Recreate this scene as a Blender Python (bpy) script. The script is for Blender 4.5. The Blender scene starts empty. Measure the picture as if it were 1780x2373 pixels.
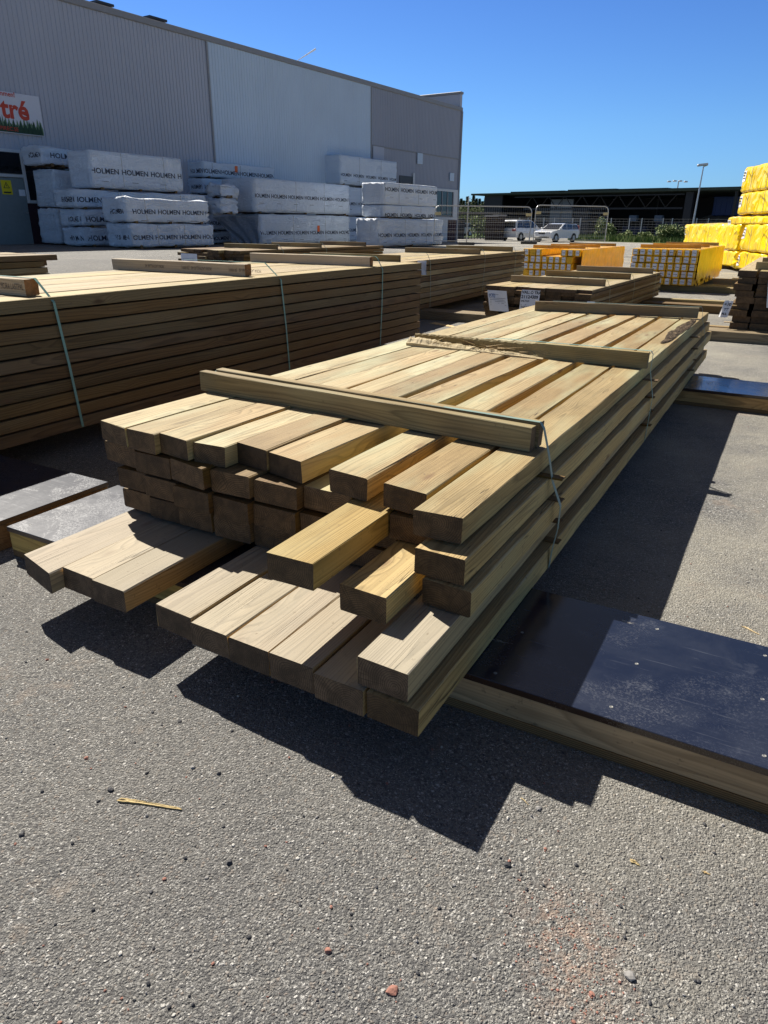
import bpy, bmesh, math, random
from mathutils import Vector, Matrix, noise
import numpy as np
R = math.radians
random.seed(7)
sc = bpy.context.scene
col = sc.collection

# ------------------------------------------------------------ camera
CH, CF, CPX, CPY = 1.3, 1626.0, 890.0, 1186.5
CP = math.atan((CPY - 518.3) / CF); RO = -0.0099
_f = np.array([0, math.cos(CP), -math.sin(CP)])
_u0 = np.array([0, math.sin(CP), math.cos(CP)]); _r0 = np.array([1., 0, 0])
_r = _r0 * math.cos(RO) - _u0 * math.sin(RO)
_u = _r0 * math.sin(RO) + _u0 * math.cos(RO)
cam = bpy.data.cameras.new('camera'); cam_o = bpy.data.objects.new('camera', cam); col.objects.link(cam_o)
M = Matrix.Identity(4)
for i in range(3):
    M[i][0] = _r[i]; M[i][1] = _u[i]; M[i][2] = -_f[i]
M[2][3] = CH
cam_o.matrix_world = M
cam.sensor_fit = 'HORIZONTAL'; cam.sensor_width = 36.0; cam.lens = CF / 1780 * 36.0
cam.clip_start = 0.05; cam.clip_end = 5000
sc.camera = cam_o

# ------------------------------------------------------------ world, sun, exposure
SUN = Vector((-0.5225, 0.79, 1.0)).normalized()
el = math.asin(SUN.z); azs = math.atan2(SUN.x, SUN.y)
w = bpy.data.worlds.new('World'); sc.world = w; w.use_nodes = True
nt = w.node_tree; bg = nt.nodes['Background']
sky = nt.nodes.new('ShaderNodeTexSky'); sky.sky_type = 'NISHITA'; sky.sun_disc = False
sky.sun_elevation = el; sky.sun_rotation = azs
sky.air_density = 1.0; sky.dust_density = 0.35; sky.ozone_density = 2.2; sky.altitude = 50
_tc = nt.nodes.new('ShaderNodeTexCoord'); _sp = nt.nodes.new('ShaderNodeSeparateXYZ'); nt.links.new(_tc.outputs['Generated'], _sp.inputs[0])
_rp = nt.nodes.new('ShaderNodeValToRGB'); _e = _rp.color_ramp.elements; nt.links.new(_sp.outputs[2], _rp.inputs[0])
_e[0].position = 0.0; _e[0].color = (.375, .68, 1.22, 1); _e[1].position = .60; _e[1].color = (.84, .55, .40, 1)
_n = _e.new(.11); _n.color = (.395, .69, 1.10, 1); _n = _e.new(.25); _n.color = (.325, .57, 1.02, 1); _n = _e.new(.40); _n.color = (.52, .46, .44, 1)
_mx = nt.nodes.new('ShaderNodeMix'); _mx.data_type = 'RGBA'; _mx.blend_type = 'MULTIPLY'; _mx.inputs[0].default_value = 1.0
nt.links.new(sky.outputs[0], _mx.inputs[6]); nt.links.new(_rp.outputs[0], _mx.inputs[7])
nt.links.new(_mx.outputs[2], bg.inputs[0]); bg.inputs[1].default_value = 0.0575
sl = bpy.data.lights.new('sun', 'SUN'); sl.energy = 4.5; sl.angle = R(0.5); sl.color = (1, 0.945, 0.85)
so = bpy.data.objects.new('sun', sl); col.objects.link(so)
so.rotation_euler = SUN.to_track_quat('Z', 'Y').to_euler()
sc.view_settings.view_transform = 'Standard'; sc.view_settings.look = 'None'
sc.view_settings.exposure = 1.0; sc.view_settings.gamma = 1.0
sc.view_settings.use_curve_mapping = False

# ------------------------------------------------------------ helpers: space
def S(t):
    t = min(1, max(0, t)); return t * t * (3 - 2 * t)
def zg(x, y):
    N = -.834 * x + .552 * y; L = .552 * x + .834 * y
    return .53 * S((N - 8) / 5.0) * (1 - .35 * S((L - 12) / 18) - .65 * S((L - 36) / 20))
def ray(x, y):
    return _f + _r * (x - CPX) / CF - _u * (y - CPY) / CF
def at(x, y, z=0.):
    d = ray(x, y); t = (z - CH) / d[2]
    return Vector((d[0] * t, d[1] * t, z))
def gat(px, py):
    d = ray(px, py); t = .5
    while t < 400:
        p = np.array([0, 0, CH]) + d * t
        if p[2] <= zg(p[0], p[1]): break
        t += .02
    return Vector(p)
def vplane(px, py, P, az):
    """point where the sight line meets the vertical plane through P running along azimuth az -> (distance along, height)"""
    d = ray(px, py); e = (math.sin(az), math.cos(az)); n = (e[1], -e[0])
    t = (P[0] * n[0] + P[1] * n[1]) / (d[0] * n[0] + d[1] * n[1])
    q = (d[0] * t, d[1] * t, CH + d[2] * t)
    return (q[0] - P[0]) * e[0] + (q[1] - P[1]) * e[1], q[2]

# ------------------------------------------------------------ helpers: objects
def tag(o, label=None, cat=None, group=None, kind=None):
    if label: o['label'] = label
    if cat: o['category'] = cat
    if group: o['group'] = group
    if kind: o['kind'] = kind
    return o
def empty(name, loc, az=0.0, label=None, cat=None, group=None):
    """empty whose local +x runs along azimuth az (degrees clockwise from +y)"""
    o = bpy.data.objects.new(name, None); col.objects.link(o)
    o.location = loc; o.rotation_euler = (0, 0, R(90 - az)); o.empty_display_size = .1
    return tag(o, label, cat, group)
class MB:
    def __init__(s): s.v = []; s.f = []; s.m = []; s.sm = False
    def add(s, vs, fs, mi=0):
        b = len(s.v); s.v += [tuple(v) for v in vs]
        s.f += [tuple(b + i for i in f) for f in fs]; s.m += [mi] * len(fs); return s
    def box(s, x0, x1, y0, y1, z0, z1, mi=0, bev=0.0, T=None):
        if bev <= 0:
            vs = [(x, y, z) for x in (x0, x1) for y in (y0, y1) for z in (z0, z1)]
            fs = [(0, 1, 3, 2), (4, 6, 7, 5), (0, 4, 5, 1), (2, 3, 7, 6), (0, 2, 6, 4), (1, 5, 7, 3)]
        else:
            b = bev; vs = []; idx = {}
            for sx in (0, 1):
                for sy in (0, 1):
                    for sz in (0, 1):
                        X = (x0, x1)[sx]; Y = (y0, y1)[sy]; Z = (z0, z1)[sz]
                        dx = b if sx == 0 else -b; dy = b if sy == 0 else -b; dz = b if sz == 0 else -b
                        idx[sx, sy, sz, 'x'] = len(vs); vs.append((X, Y + dy, Z + dz))
                        idx[sx, sy, sz, 'y'] = len(vs); vs.append((X + dx, Y, Z + dz))
                        idx[sx, sy, sz, 'z'] = len(vs); vs.append((X + dx, Y + dy, Z))
            fs = []
            I = lambda a, b_, c, k: idx[a, b_, c, k]
            fs.append((I(0,0,0,'x'), I(0,0,1,'x'), I(0,1,1,'x'), I(0,1,0,'x'))); fs.append((I(1,0,0,'x'), I(1,1,0,'x'), I(1,1,1,'x'), I(1,0,1,'x')))
            fs.append((I(0,0,0,'y'), I(1,0,0,'y'), I(1,0,1,'y'), I(0,0,1,'y'))); fs.append((I(0,1,0,'y'), I(0,1,1,'y'), I(1,1,1,'y'), I(1,1,0,'y')))
            fs.append((I(0,0,0,'z'), I(0,1,0,'z'), I(1,1,0,'z'), I(1,0,0,'z'))); fs.append((I(0,0,1,'z'), I(1,0,1,'z'), I(1,1,1,'z'), I(0,1,1,'z')))
            for a in (0, 1):
                for b_ in (0, 1):
                    fs.append((I(0,a,b_,'y'), I(0,a,b_,'z'), I(1,a,b_,'z'), I(1,a,b_,'y')))
                    fs.append((I(a,0,b_,'x'), I(a,0,b_,'z'), I(a,1,b_,'z'), I(a,1,b_,'x')))
                    fs.append((I(a,b_,0,'x'), I(a,b_,0,'y'), I(a,b_,1,'y'), I(a,b_,1,'x')))
                    for c in (0, 1): fs.append((I(a,b_,c,'x'), I(a,b_,c,'y'), I(a,b_,c,'z')))
        if T is not None: vs = [T @ Vector(v) for v in vs]
        return s.add(vs, fs, mi)
    def tube(s, p0, p1, r, n=8, r1=None, mi=0, cap=True):
        p0 = Vector(p0); p1 = Vector(p1); d = (p1 - p0).normalized()
        a = d.orthogonal().normalized(); b = d.cross(a); r1 = r if r1 is None else r1
        vs = [p0 + (a * math.cos(2 * math.pi * i / n) + b * math.sin(2 * math.pi * i / n)) * r for i in range(n)]
        vs += [p1 + (a * math.cos(2 * math.pi * i / n) + b * math.sin(2 * math.pi * i / n)) * r1 for i in range(n)]
        fs = [(i, (i + 1) % n, n + (i + 1) % n, n + i) for i in range(n)]
        if cap: fs += [tuple(range(n - 1, -1, -1)), tuple(range(n, 2 * n))]
        return s.add(vs, fs, mi)
    def path(s, pts, r, n=8, mi=0):
        for a, b in zip(pts, pts[1:]): s.tube(a, b, r, n, mi=mi)
        return s
    def ribbon(s, pts, side, wd, th, mi=0):
        """flat band along pts, width along 'side' vector"""
        side = Vector(side).normalized(); vs = []
        P = [Vector(p) for p in pts]
        for i, p in enumerate(P):
            d = (P[min(i + 1, len(P) - 1)] - P[max(i - 1, 0)]).normalized(); n = d.cross(side).normalized()
            for a, b in ((-1, 0), (1, 0), (1, 1), (-1, 1)): vs.append(p + side * wd / 2 * a + n * th * b)
        fs = []
        for i in range(len(P) - 1):
            for k in range(4): fs.append((4 * i + k, 4 * i + (k + 1) % 4, 4 * i + 4 + (k + 1) % 4, 4 * i + 4 + k))
        fs += [(3, 2, 1, 0), tuple(4 * (len(P) - 1) + k for k in range(4))]
        return s.add(vs, fs, mi)
    def build(s, name, mats, parent=None, smooth=False, fix=True):
        me = bpy.data.meshes.new(name); me.from_pydata(s.v, [], s.f)
        if not isinstance(mats, (list, tuple)): mats = [mats]
        for m in mats: me.materials.append(m)
        if len(mats) > 1: me.polygons.foreach_set('material_index', s.m)
        if fix:
            bm = bmesh.new(); bm.from_mesh(me); bmesh.ops.recalc_face_normals(bm, faces=bm.faces); bm.to_mesh(me); bm.free()
        if smooth: me.polygons.foreach_set('use_smooth', [True] * len(me.polygons))
        me.update()
        return link(name, me, parent)
def link(name, me, parent=None):
    o = bpy.data.objects.new(name, me); col.objects.link(o)
    if parent is not None: o.parent = parent
    return o
def copy_tree(o, parent=None):
    c = o.copy(); col.objects.link(c)
    if parent is not None: c.parent = parent
    for ch in [x for x in o.children]: copy_tree(ch, c)
    return c
_tc = {}
def text_mesh(s, size=1.0, bold=0.0, depth=0.0, sx=1.0, align='LEFT'):
    k = (s, size, bold, depth, sx, align)
    if k in _tc: return _tc[k]
    cu = bpy.data.curves.new('lettering', 'FONT'); cu.body = s; cu.size = size; cu.offset = bold; cu.extrude = depth; cu.align_x = align
    cu.resolution_u = 3
    o = bpy.data.objects.new('lettering', cu); col.objects.link(o)
    dg = bpy.context.evaluated_depsgraph_get(); me = bpy.data.meshes.new_from_object(o.evaluated_get(dg))
    bpy.data.objects.remove(o); bpy.data.curves.remove(cu)
    vs = [(v.co.x * sx, v.co.y, v.co.z) for v in me.vertices]; fs = [tuple(p.vertices) for p in me.polygons]
    bpy.data.meshes.remove(me); _tc[k] = (vs, fs); return _tc[k]
def N3(x, y, z): return noise.noise(Vector((x, y, z)))

# ------------------------------------------------------------ helpers: materials
class NT:
    def __init__(s, name):
        s.m = bpy.data.materials.new(name); s.m.use_nodes = True; s.t = s.m.node_tree
        s.b = s.t.nodes['Principled BSDF']
    def n(s, kind, **kw):
        nd = s.t.nodes.new('ShaderNode' + kind)
        for k, v in kw.items(): setattr(nd, k, v)
        return nd
    def l(s, a, b): s.t.links.new(a, b)
    def inp(s, node, key, val):
        if hasattr(val, 'is_linked') or hasattr(val, 'links'): s.l(val, node.inputs[key])
        else: node.inputs[key].default_value = val
    def math(s, op, a, b=0.0, c=None, clamp=False):
        nd = s.n('Math', operation=op, use_clamp=clamp); s.inp(nd, 0, a); s.inp(nd, 1, b)
        if c is not None: s.inp(nd, 2, c)
        return nd.outputs[0]
    def vmath(s, op, a, b=(0, 0, 0)):
        nd = s.n('VectorMath', operation=op); s.inp(nd, 0, a); s.inp(nd, 1, b); return nd.outputs[0]
    def noise(s, v, scale, detail=4, rough=.5, dist=0.0, w=None):
        nd = s.n('TexNoise'); s.inp(nd, 'Vector', v); s.inp(nd, 'Scale', scale); s.inp(nd, 'Detail', detail); s.inp(nd, 'Roughness', rough); s.inp(nd, 'Distortion', dist)
        return nd.outputs['Fac']
    def vor(s, v, scale, feat='F1', rnd=1.0):
        nd = s.n('TexVoronoi', feature=feat); s.inp(nd, 'Vector', v); s.inp(nd, 'Scale', scale); s.inp(nd, 'Randomness', rnd); return nd
    def ramp(s, f, stops, interp='LINEAR'):
        nd = s.n('ValToRGB'); s.inp(nd, 'Fac', f); cr = nd.color_ramp; cr.interpolation = interp
        while len(cr.elements) < len(stops): cr.elements.new(.5)
        for e, (p, c) in zip(cr.elements, stops):
            e.position = p; e.color = (c[0], c[1], c[2], 1) if isinstance(c, (tuple, list)) else (c, c, c, 1)
        return nd.outputs[0]
    def mix(s, f, a, b, mode='MIX'):
        nd = s.n('Mix', data_type='RGBA', blend_type=mode); s.inp(nd, 0, f)
        for k, v in ((6, a), (7, b)):
            if isinstance(v, (tuple, list)): v = (v[0], v[1], v[2], 1)
            s.inp(nd, k, v)
        return nd.outputs[2]
    def map(s, v, loc=(0, 0, 0), sc_=(1, 1, 1)):
        nd = s.n('Mapping'); s.inp(nd, 'Vector', v); s.inp(nd, 'Location', loc); s.inp(nd, 'Scale', sc_); return nd.outputs[0]
    def bump(s, h, strength=.3, dist=.01, nrm=None):
        nd = s.n('Bump'); s.inp(nd, 'Height', h); s.inp(nd, 'Strength', strength); s.inp(nd, 'Distance', dist)
        if nrm is not None: s.l(nrm, nd.inputs['Normal'])
        return nd.outputs[0]
    def out(s, color=None, rough=None, bump=None, spec=None, **kw):
        if color is not None:
            if isinstance(color, (tuple, list)): color = (color[0], color[1], color[2], 1)
            s.inp(s.b, 'Base Color', color)
        if rough is not None: s.inp(s.b, 'Roughness', rough)
        if spec is not None: s.inp(s.b, 'Specular IOR Level', spec)
        if bump is not None: s.l(bump, s.b.inputs['Normal'])
        for k, v in kw.items(): s.inp(s.b, k.replace('_', ' '), v)
        return s.m
def simple(name, c, rough=.6, spec=.4, var=.12, scale=8, metal=0.0, bumpd=0.0):
    m = NT(name); tc = m.n('TexCoord').outputs['Object']
    f = m.noise(tc, scale, 5, .6)
    c0 = tuple(x * (1 - var) for x in c); c1 = tuple(min(1, x * (1 + var)) for x in c)
    colr = m.ramp(f, [(.3, c0), (.7, c1)])
    b = m.bump(m.noise(tc, scale * 6, 3), .3, bumpd) if bumpd else None
    return m.out(colr, rough, b, spec, Metallic=metal)

def wood(name, light, dark, endc, weather=0.0, green=0.3, ring=.0068, rough=.72, cracks=.5, bumps=1.0, flank=None):
    """solid growth-ring timber; grain runs along object x, each object gets its own log"""
    m = NT(name); tcn = m.n('TexCoord'); tc = tcn.outputs['Object']; nrm = tcn.outputs['Normal']
    rnd = m.n('ObjectInfo').outputs['Random']
    r2 = m.math('FRACT', m.math('MULTIPLY', rnd, 17.37)); r3 = m.math('FRACT', m.math('MULTIPLY', rnd, 71.13))
    cx = m.n('CombineXYZ'); m.inp(cx, 0, m.math('MULTIPLY', rnd, 43.0)); m.inp(cx, 1, 0.0); m.inp(cx, 2, 0.0)
    p = m.vmath('ADD', tc, cx.outputs[0])
    # knots pull the rings aside
    kv = m.vor(m.map(p, sc_=(2.1, 6.5, 6.5)), 1.0)
    kd = kv.outputs['Distance']
    knot = m.math('SUBTRACT', 1.0, m.math('MULTIPLY', kd, 6.2), clamp=True)
    knot_w = m.math('POWER', m.math('SUBTRACT', 1.0, m.math('MULTIPLY', kd, 2.6), clamp=True), 2.0)
    sep = m.n('SeparateXYZ'); m.l(tc, sep.inputs[0])
    wy = m.math('MULTIPLY', m.math('SUBTRACT', m.noise(m.map(p, sc_=(.9, 5, 5)), 1.0, 2), .5), .05)
    wz = m.math('MULTIPLY', m.math('SUBTRACT', m.noise(m.map(p, (5, 3, 1), (1.1, 6, 6)), 1.0, 2), .5), .05)
    fine = m.math('MULTIPLY', m.math('SUBTRACT', m.noise(m.map(p, sc_=(3, 40, 40)), 1.0, 3), .5), .004)
    yy = m.math('ADD', m.math('ADD', sep.outputs[1], wy), m.math('MULTIPLY', m.math('SUBTRACT', r2, .5), .13))
    zz = m.math('ADD', m.math('ADD', sep.outputs[2], wz), m.math('SUBTRACT', m.math('MULTIPLY', r3, .16), .06))
    rad = m.math('SQRT', m.math('ADD', m.math('MULTIPLY', yy, yy), m.math('MULTIPLY', zz, zz)))
    rad = m.math('ADD', m.math('ADD', rad, fine), m.math('MULTIPLY', knot_w, .022))
    rg = m.math('FRACT', m.math('DIVIDE', rad, ring))
    ringf = m.ramp(rg, [(0, 0.0), (.55, .25), (.86, 1.0), (1.0, .05)])
    broad = m.noise(m.map(p, sc_=(.8, 14, 14)), 1.0, 4, .6)
    streak = m.noise(m.map(p, sc_=(1.1, 150, 150)), 1.0, 4, .65)
    ca = m.mix(m.ramp(broad, [(.25, 0.0), (.85, 1.0)]), light, dark)
    ca = m.mix(m.math('MULTIPLY', ringf, .74), ca, tuple(x * .55 for x in dark))
    ca = m.mix(m.math('MULTIPLY', m.ramp(streak, [(.42, 0.0), (.66, 1.0)]), .52), ca, tuple(x * .6 for x in dark))
    # greenish copper tint in patches, pinkish heartwood elsewhere
    gp = m.noise(m.map(p, (3, 0, 0), (1.3, 5, 5)), 1.0, 3)
    ca = m.mix(m.math('MULTIPLY', m.ramp(gp, [(.45, 0.0), (.7, 1.0)]), green), ca, (.46, .50, .33))
    hs = m.n('HueSaturation'); m.inp(hs, 'Color', ca); m.inp(hs, 'Hue', m.math('ADD', .493, m.math('MULTIPLY', r2, .016)))
    m.inp(hs, 'Value', m.math('ADD', .78, m.math('MULTIPLY', r3, .38))); m.inp(hs, 'Saturation', m.math('ADD', .85, m.math('MULTIPLY', rnd, .25)))
    ca = hs.outputs[0]
    ca = m.mix(m.ramp(knot, [(.25, 0.0), (.7, .75)]), ca, (.15, .08, .038))
    # drying cracks
    cr = m.noise(m.map(p, (7, 2, 9), (.55, 30, 30)), 1.0, 2, .5, .4)
    crk = m.math('SUBTRACT', 1.0, m.math('MULTIPLY', m.math('ABSOLUTE', m.math('SUBTRACT', cr, .5)), 150.0), clamp=True)
    crm = m.ramp(m.noise(m.map(p, (1, 8, 2), (1.2, 9, 9)), 1.0, 2), [(.52, 0.0), (.6, 1.0)])
    crk = m.math('MULTIPLY', m.math('MULTIPLY', crk, crm), cracks)
    ca = m.mix(crk, ca, (.035, .022, .012))
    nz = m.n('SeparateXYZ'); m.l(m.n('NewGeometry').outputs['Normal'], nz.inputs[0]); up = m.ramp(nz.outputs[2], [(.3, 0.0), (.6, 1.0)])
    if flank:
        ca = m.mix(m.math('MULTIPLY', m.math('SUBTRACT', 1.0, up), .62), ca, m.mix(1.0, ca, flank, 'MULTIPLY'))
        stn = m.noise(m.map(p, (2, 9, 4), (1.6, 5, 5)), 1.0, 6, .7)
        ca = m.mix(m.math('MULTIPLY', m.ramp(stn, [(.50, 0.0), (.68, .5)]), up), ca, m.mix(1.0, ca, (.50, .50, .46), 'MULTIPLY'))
    if weather:
        wn = m.noise(m.map(p, sc_=(1.2, 7, 7)), 1.0, 4)
        ca = m.mix(m.math('MULTIPLY', m.math('MULTIPLY', m.ramp(wn, [(.3, .5), (.7, 1.0)]), weather), up), ca, (.37, .34, .28))
    # dirt specks
    dn = m.noise(p, 48, 3, .6)
    ca = m.mix(m.ramp(dn, [(.64, 0.0), (.74, .55)]), ca, (.10, .07, .04))
    # end grain
    ns = m.n('SeparateXYZ'); m.l(nrm, ns.inputs[0])
    isend = m.ramp(m.math('ABSOLUTE', ns.outputs[0]), [(.75, 0.0), (.85, 1.0)])
    ang = m.math('ARCTAN2', yy, zz)
    rn = m.n('TexNoise', noise_dimensions='1D'); m.inp(rn, 'W', m.math('MULTIPLY', ang, 26.0)); m.inp(rn, 'Scale', 1.0); m.inp(rn, 'Detail', 2.0)
    ray_ = m.ramp(rn.outputs['Fac'], [(.60, 0.0), (.68, 1.0)])
    rnn = m.noise(p, 22, 4, .65)
    ec = m.mix(m.ramp(rnn, [(.38, 0.0), (.62, 1.0)]), tuple(x * 1.2 for x in endc), tuple(x * .62 for x in endc))
    eh = m.n('HueSaturation'); m.inp(eh, 'Color', ec); m.inp(eh, 'Value', m.math('ADD', .62, m.math('MULTIPLY', r2, .75))); ec = eh.outputs[0]
    ec = m.mix(m.math('MULTIPLY', ringf, .85), ec, tuple(x * .28 for x in endc))
    ec = m.mix(m.math('MULTIPLY', ray_, .75), ec, tuple(x * .3 for x in endc))
    colr = m.mix(isend, ca, ec)
    h = m.math('ADD', m.math('MULTIPLY', streak, .5), m.math('MULTIPLY', ringf, .28))
    h = m.math('SUBTRACT', h, m.math('MULTIPLY', crk, 2.0))
    sawn = m.noise(m.map(p, sc_=(160, 12, 12)), 1.0, 2)
    h = m.math('ADD', h, m.math('MULTIPLY', sawn, .35))
    return m.out(colr, rough, m.bump(h, .75 * bumps, .0016), .3)

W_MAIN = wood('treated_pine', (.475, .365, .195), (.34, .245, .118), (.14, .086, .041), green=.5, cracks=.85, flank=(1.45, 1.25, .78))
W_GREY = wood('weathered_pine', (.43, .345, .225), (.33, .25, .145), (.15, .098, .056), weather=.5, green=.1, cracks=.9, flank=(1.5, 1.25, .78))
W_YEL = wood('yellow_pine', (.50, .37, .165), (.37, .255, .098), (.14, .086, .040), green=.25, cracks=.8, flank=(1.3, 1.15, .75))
W_DARK = wood('brown_treated_pine', (.235, .135, .045), (.135, .072, .021), (.13, .078, .036), green=.06, cracks=.5)
W_STK = wood('stick_pine', (.37, .28, .14), (.24, .165, .075), (.16, .10, .05), green=.2, cracks=.5)
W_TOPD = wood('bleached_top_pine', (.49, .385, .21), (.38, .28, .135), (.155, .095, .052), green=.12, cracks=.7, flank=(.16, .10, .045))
W_PALE = wood('pale_planed_pine', (.56, .46, .33), (.48, .38, .25), (.34, .16, .055), green=0, cracks=.3)
W_RUN = wood('runner_pine', (.66, .43, .17), (.54, .33, .12), (.20, .12, .05), green=0, cracks=.4)
W_BARE = wood('fresh_split_pine', (.78, .62, .36), (.60, .42, .20), (.5, .33, .15), green=0, cracks=1.0, bumps=2.5)

# ------------------------------------------------------------ setting: ground
def ground_material():
    m = NT('yard_asphalt'); geo = m.n('NewGeometry').outputs['Position']
    flat = m.map(geo, sc_=(1, 1, 0.0))
    warp = m.n('TexNoise'); m.inp(warp, 'Vector', flat); m.inp(warp, 'Scale', 90.0); m.inp(warp, 'Detail', 3.0)
    wv = m.n('VectorMath', operation='SCALE'); m.l(warp.outputs['Color'], wv.inputs[0]); wv.inputs['Scale'].default_value = .009
    pw = m.vmath('ADD', flat, wv.outputs[0])
    v1 = m.vor(pw, 165); v2 = m.vor(pw, 400); ve = m.vor(pw, 165, 'DISTANCE_TO_EDGE')
    big = m.noise(flat, .35, 5, .6); mid = m.noise(flat, 2.6, 6, .65); sand = m.noise(m.map(flat, (3, 7, 0)), 1.1, 7, .68)
    seps = m.n('SeparateColor'); m.l(v1.outputs['Color'], seps.inputs[0]); c1 = seps.outputs[0]; c2 = seps.outputs[1]
    seps2 = m.n('SeparateColor'); m.l(v2.outputs['Color'], seps2.inputs[0])
    stone = m.ramp(c1, [(0, (.04, .04, .042)), (.22, (.11, .108, .105)), (.50, (.20, .196, .184)), (.76, (.27, .258, .23)), (.86, (.27, .22, .18)), (.93, (.42, .41, .385)), (1, (.72, .70, .66))])
    fine = m.ramp(seps2.outputs[0], [(0, (.04, .04, .04)), (.30, (.125, .122, .115)), (.70, (.24, .232, .215)), (.90, (.44, .43, .40)), (1, (.80, .78, .73))])
    c = m.mix(m.ramp(c2, [(.45, 0.0), (.55, 1.0)]), fine, stone)
    gap = m.ramp(ve.outputs['Distance'], [(0.0, 1.0), (.12, 0.0)])
    c = m.mix(m.math('MULTIPLY', gap, .6), c, (.055, .054, .053))
    c = m.mix(m.ramp(mid, [(.35, .0), (.75, .35)]), c, (.235, .22, .195))
    c = m.mix(m.ramp(big, [(.40, .35), (.58, 0.0)]), c, (.09, .09, .095))
    pit = m.noise(flat, 38, 3, .6); c = m.mix(m.ramp(pit, [(.66, 0.0), (.72, .6)]), c, (.035, .034, .033))
    # pale sand settled to the right, a drift of pink grit
    sp = m.n('SeparateXYZ'); m.l(geo, sp.inputs[0])
    right = m.math('MULTIPLY', m.math('SUBTRACT', sp.outputs[0], .15), .9, clamp=True)
    sm = m.math('MULTIPLY', m.ramp(sand, [(.38, 0.0), (.66, 1.0)]), m.math('ADD', .12, right), clamp=True)
    c = m.mix(m.math('MULTIPLY', sm, .72), c, m.ramp(seps2.outputs[2], [(0, (.24, .22, .18)), (.8, (.42, .39, .31)), (1, (.6, .57, .5))]))
    dx = m.math('MULTIPLY', m.math('SUBTRACT', sp.outputs[0], .37), 9.0); dy = m.math('MULTIPLY', m.math('SUBTRACT', sp.outputs[1], .93), 5.5)
    dd = m.math('SQRT', m.math('ADD', m.math('MULTIPLY', dx, dx), m.math('MULTIPLY', dy, dy)))
    gm = m.math('MULTIPLY', m.math('SUBTRACT', 1.15, dd, clamp=True), m.ramp(m.noise(flat, 26, 4, .7), [(.45, 0.0), (.58, 1.0)]))
    c = m.mix(m.math('MULTIPLY', gm, .5), c, m.ramp(seps2.outputs[1], [(0, (.30, .15, .10)), (.6, (.36, .24, .17)), (1, (.45, .36, .28))]))
    gr = m.ramp(m.noise(m.map(flat, (9, 4, 0)), 3.2, 5, .7), [(.60, 0.0), (.68, .5)])
    c = m.mix(gr, c, m.ramp(seps2.outputs[1], [(0, (.20, .15, .12)), (1, (.36, .30, .24))]))
    d1 = m.ramp(v1.outputs['Distance'], [(0, 1.0), (.75, 0.0)]); d2 = m.ramp(v2.outputs['Distance'], [(0, 1.0), (.8, 0.0)])
    h = m.math('ADD', m.math('MULTIPLY', d1, m.math('ADD', .35, c1)), m.math('MULTIPLY', d2, .35))
    h = m.math('ADD', h, m.math('MULTIPLY', m.noise(flat, 14, 4), 1.2))
    h = m.math('ADD', h, m.math('MULTIPLY', m.noise(flat, 45, 4, .7), 1.4))
    return m.out(c, .88, m.bump(h, 1.0, .0050), .4)
def ground():
    def axis(a, b, c, d, n):
        xs = list(np.linspace(b, c, n)); s = 2.0; x = b; L = []
        while x > a: x -= s; s *= 1.35; L.append(x)
        s = 2.0; x = c; Rr = []
        while x < d: x += s; s *= 1.35; Rr.append(x)
        return L[::-1] + xs + Rr
    X = axis(-1500, -45, 60, 1500, 106); Y = axis(-60, -6, 110, 3000, 117)
    b = MB(); b.v = [(x, y, zg(x, y)) for y in Y for x in X]; n = len(X)
    b.f = [(j * n + i, j * n + i + 1, (j + 1) * n + i + 1, (j + 1) * n + i) for j in range(len(Y) - 1) for i in range(n - 1)]
    b.m = [0] * len(b.f)
    return tag(b.build('ground', ground_material(), smooth=True, fix=False), kind='structure')
ground()

# ------------------------------------------------------------ plain materials
M_STRAP = simple('green_strap', (.20, .27, .215), .45, .5, .1)
M_STRAPB = simple('dark_green_strap', (.17, .34, .28), .4, .5, .1)
M_STEEL = simple('galvanised_steel', (.42, .43, .44), .42, .5, .12, 30, .6)
M_PAPER = simple('white_label', (.72, .73, .76), .7, .2, .05)
M_INK = simple('black_print', (.03, .03, .035), .7, .2, .1)
M_BLUEINK = simple('blue_print', (.05, .12, .30), .7, .2, .1)
M_DKINK = simple('navy_print', (.045, .055, .08), .6, .3, .1)
M_RED = simple('red_print', (.50, .06, .035), .6, .3, .05)
M_ORG = simple('orange_tag', (.75, .14, .03), .5, .3, .05)
M_STAMP = simple('faded_stamp_ink', (.12, .10, .085), .8, .1, .2, 60)
M_DARKMETAL = simple('black_steel', (.02, .021, .024), .45, .5, .2)
M_CONC = simple('dark_concrete', (.06, .06, .06), .85, .2, .2, 12, 0, .004)
M_RUBBER = simple('black_rubber', (.012, .012, .012), .8, .2, .2)
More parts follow.
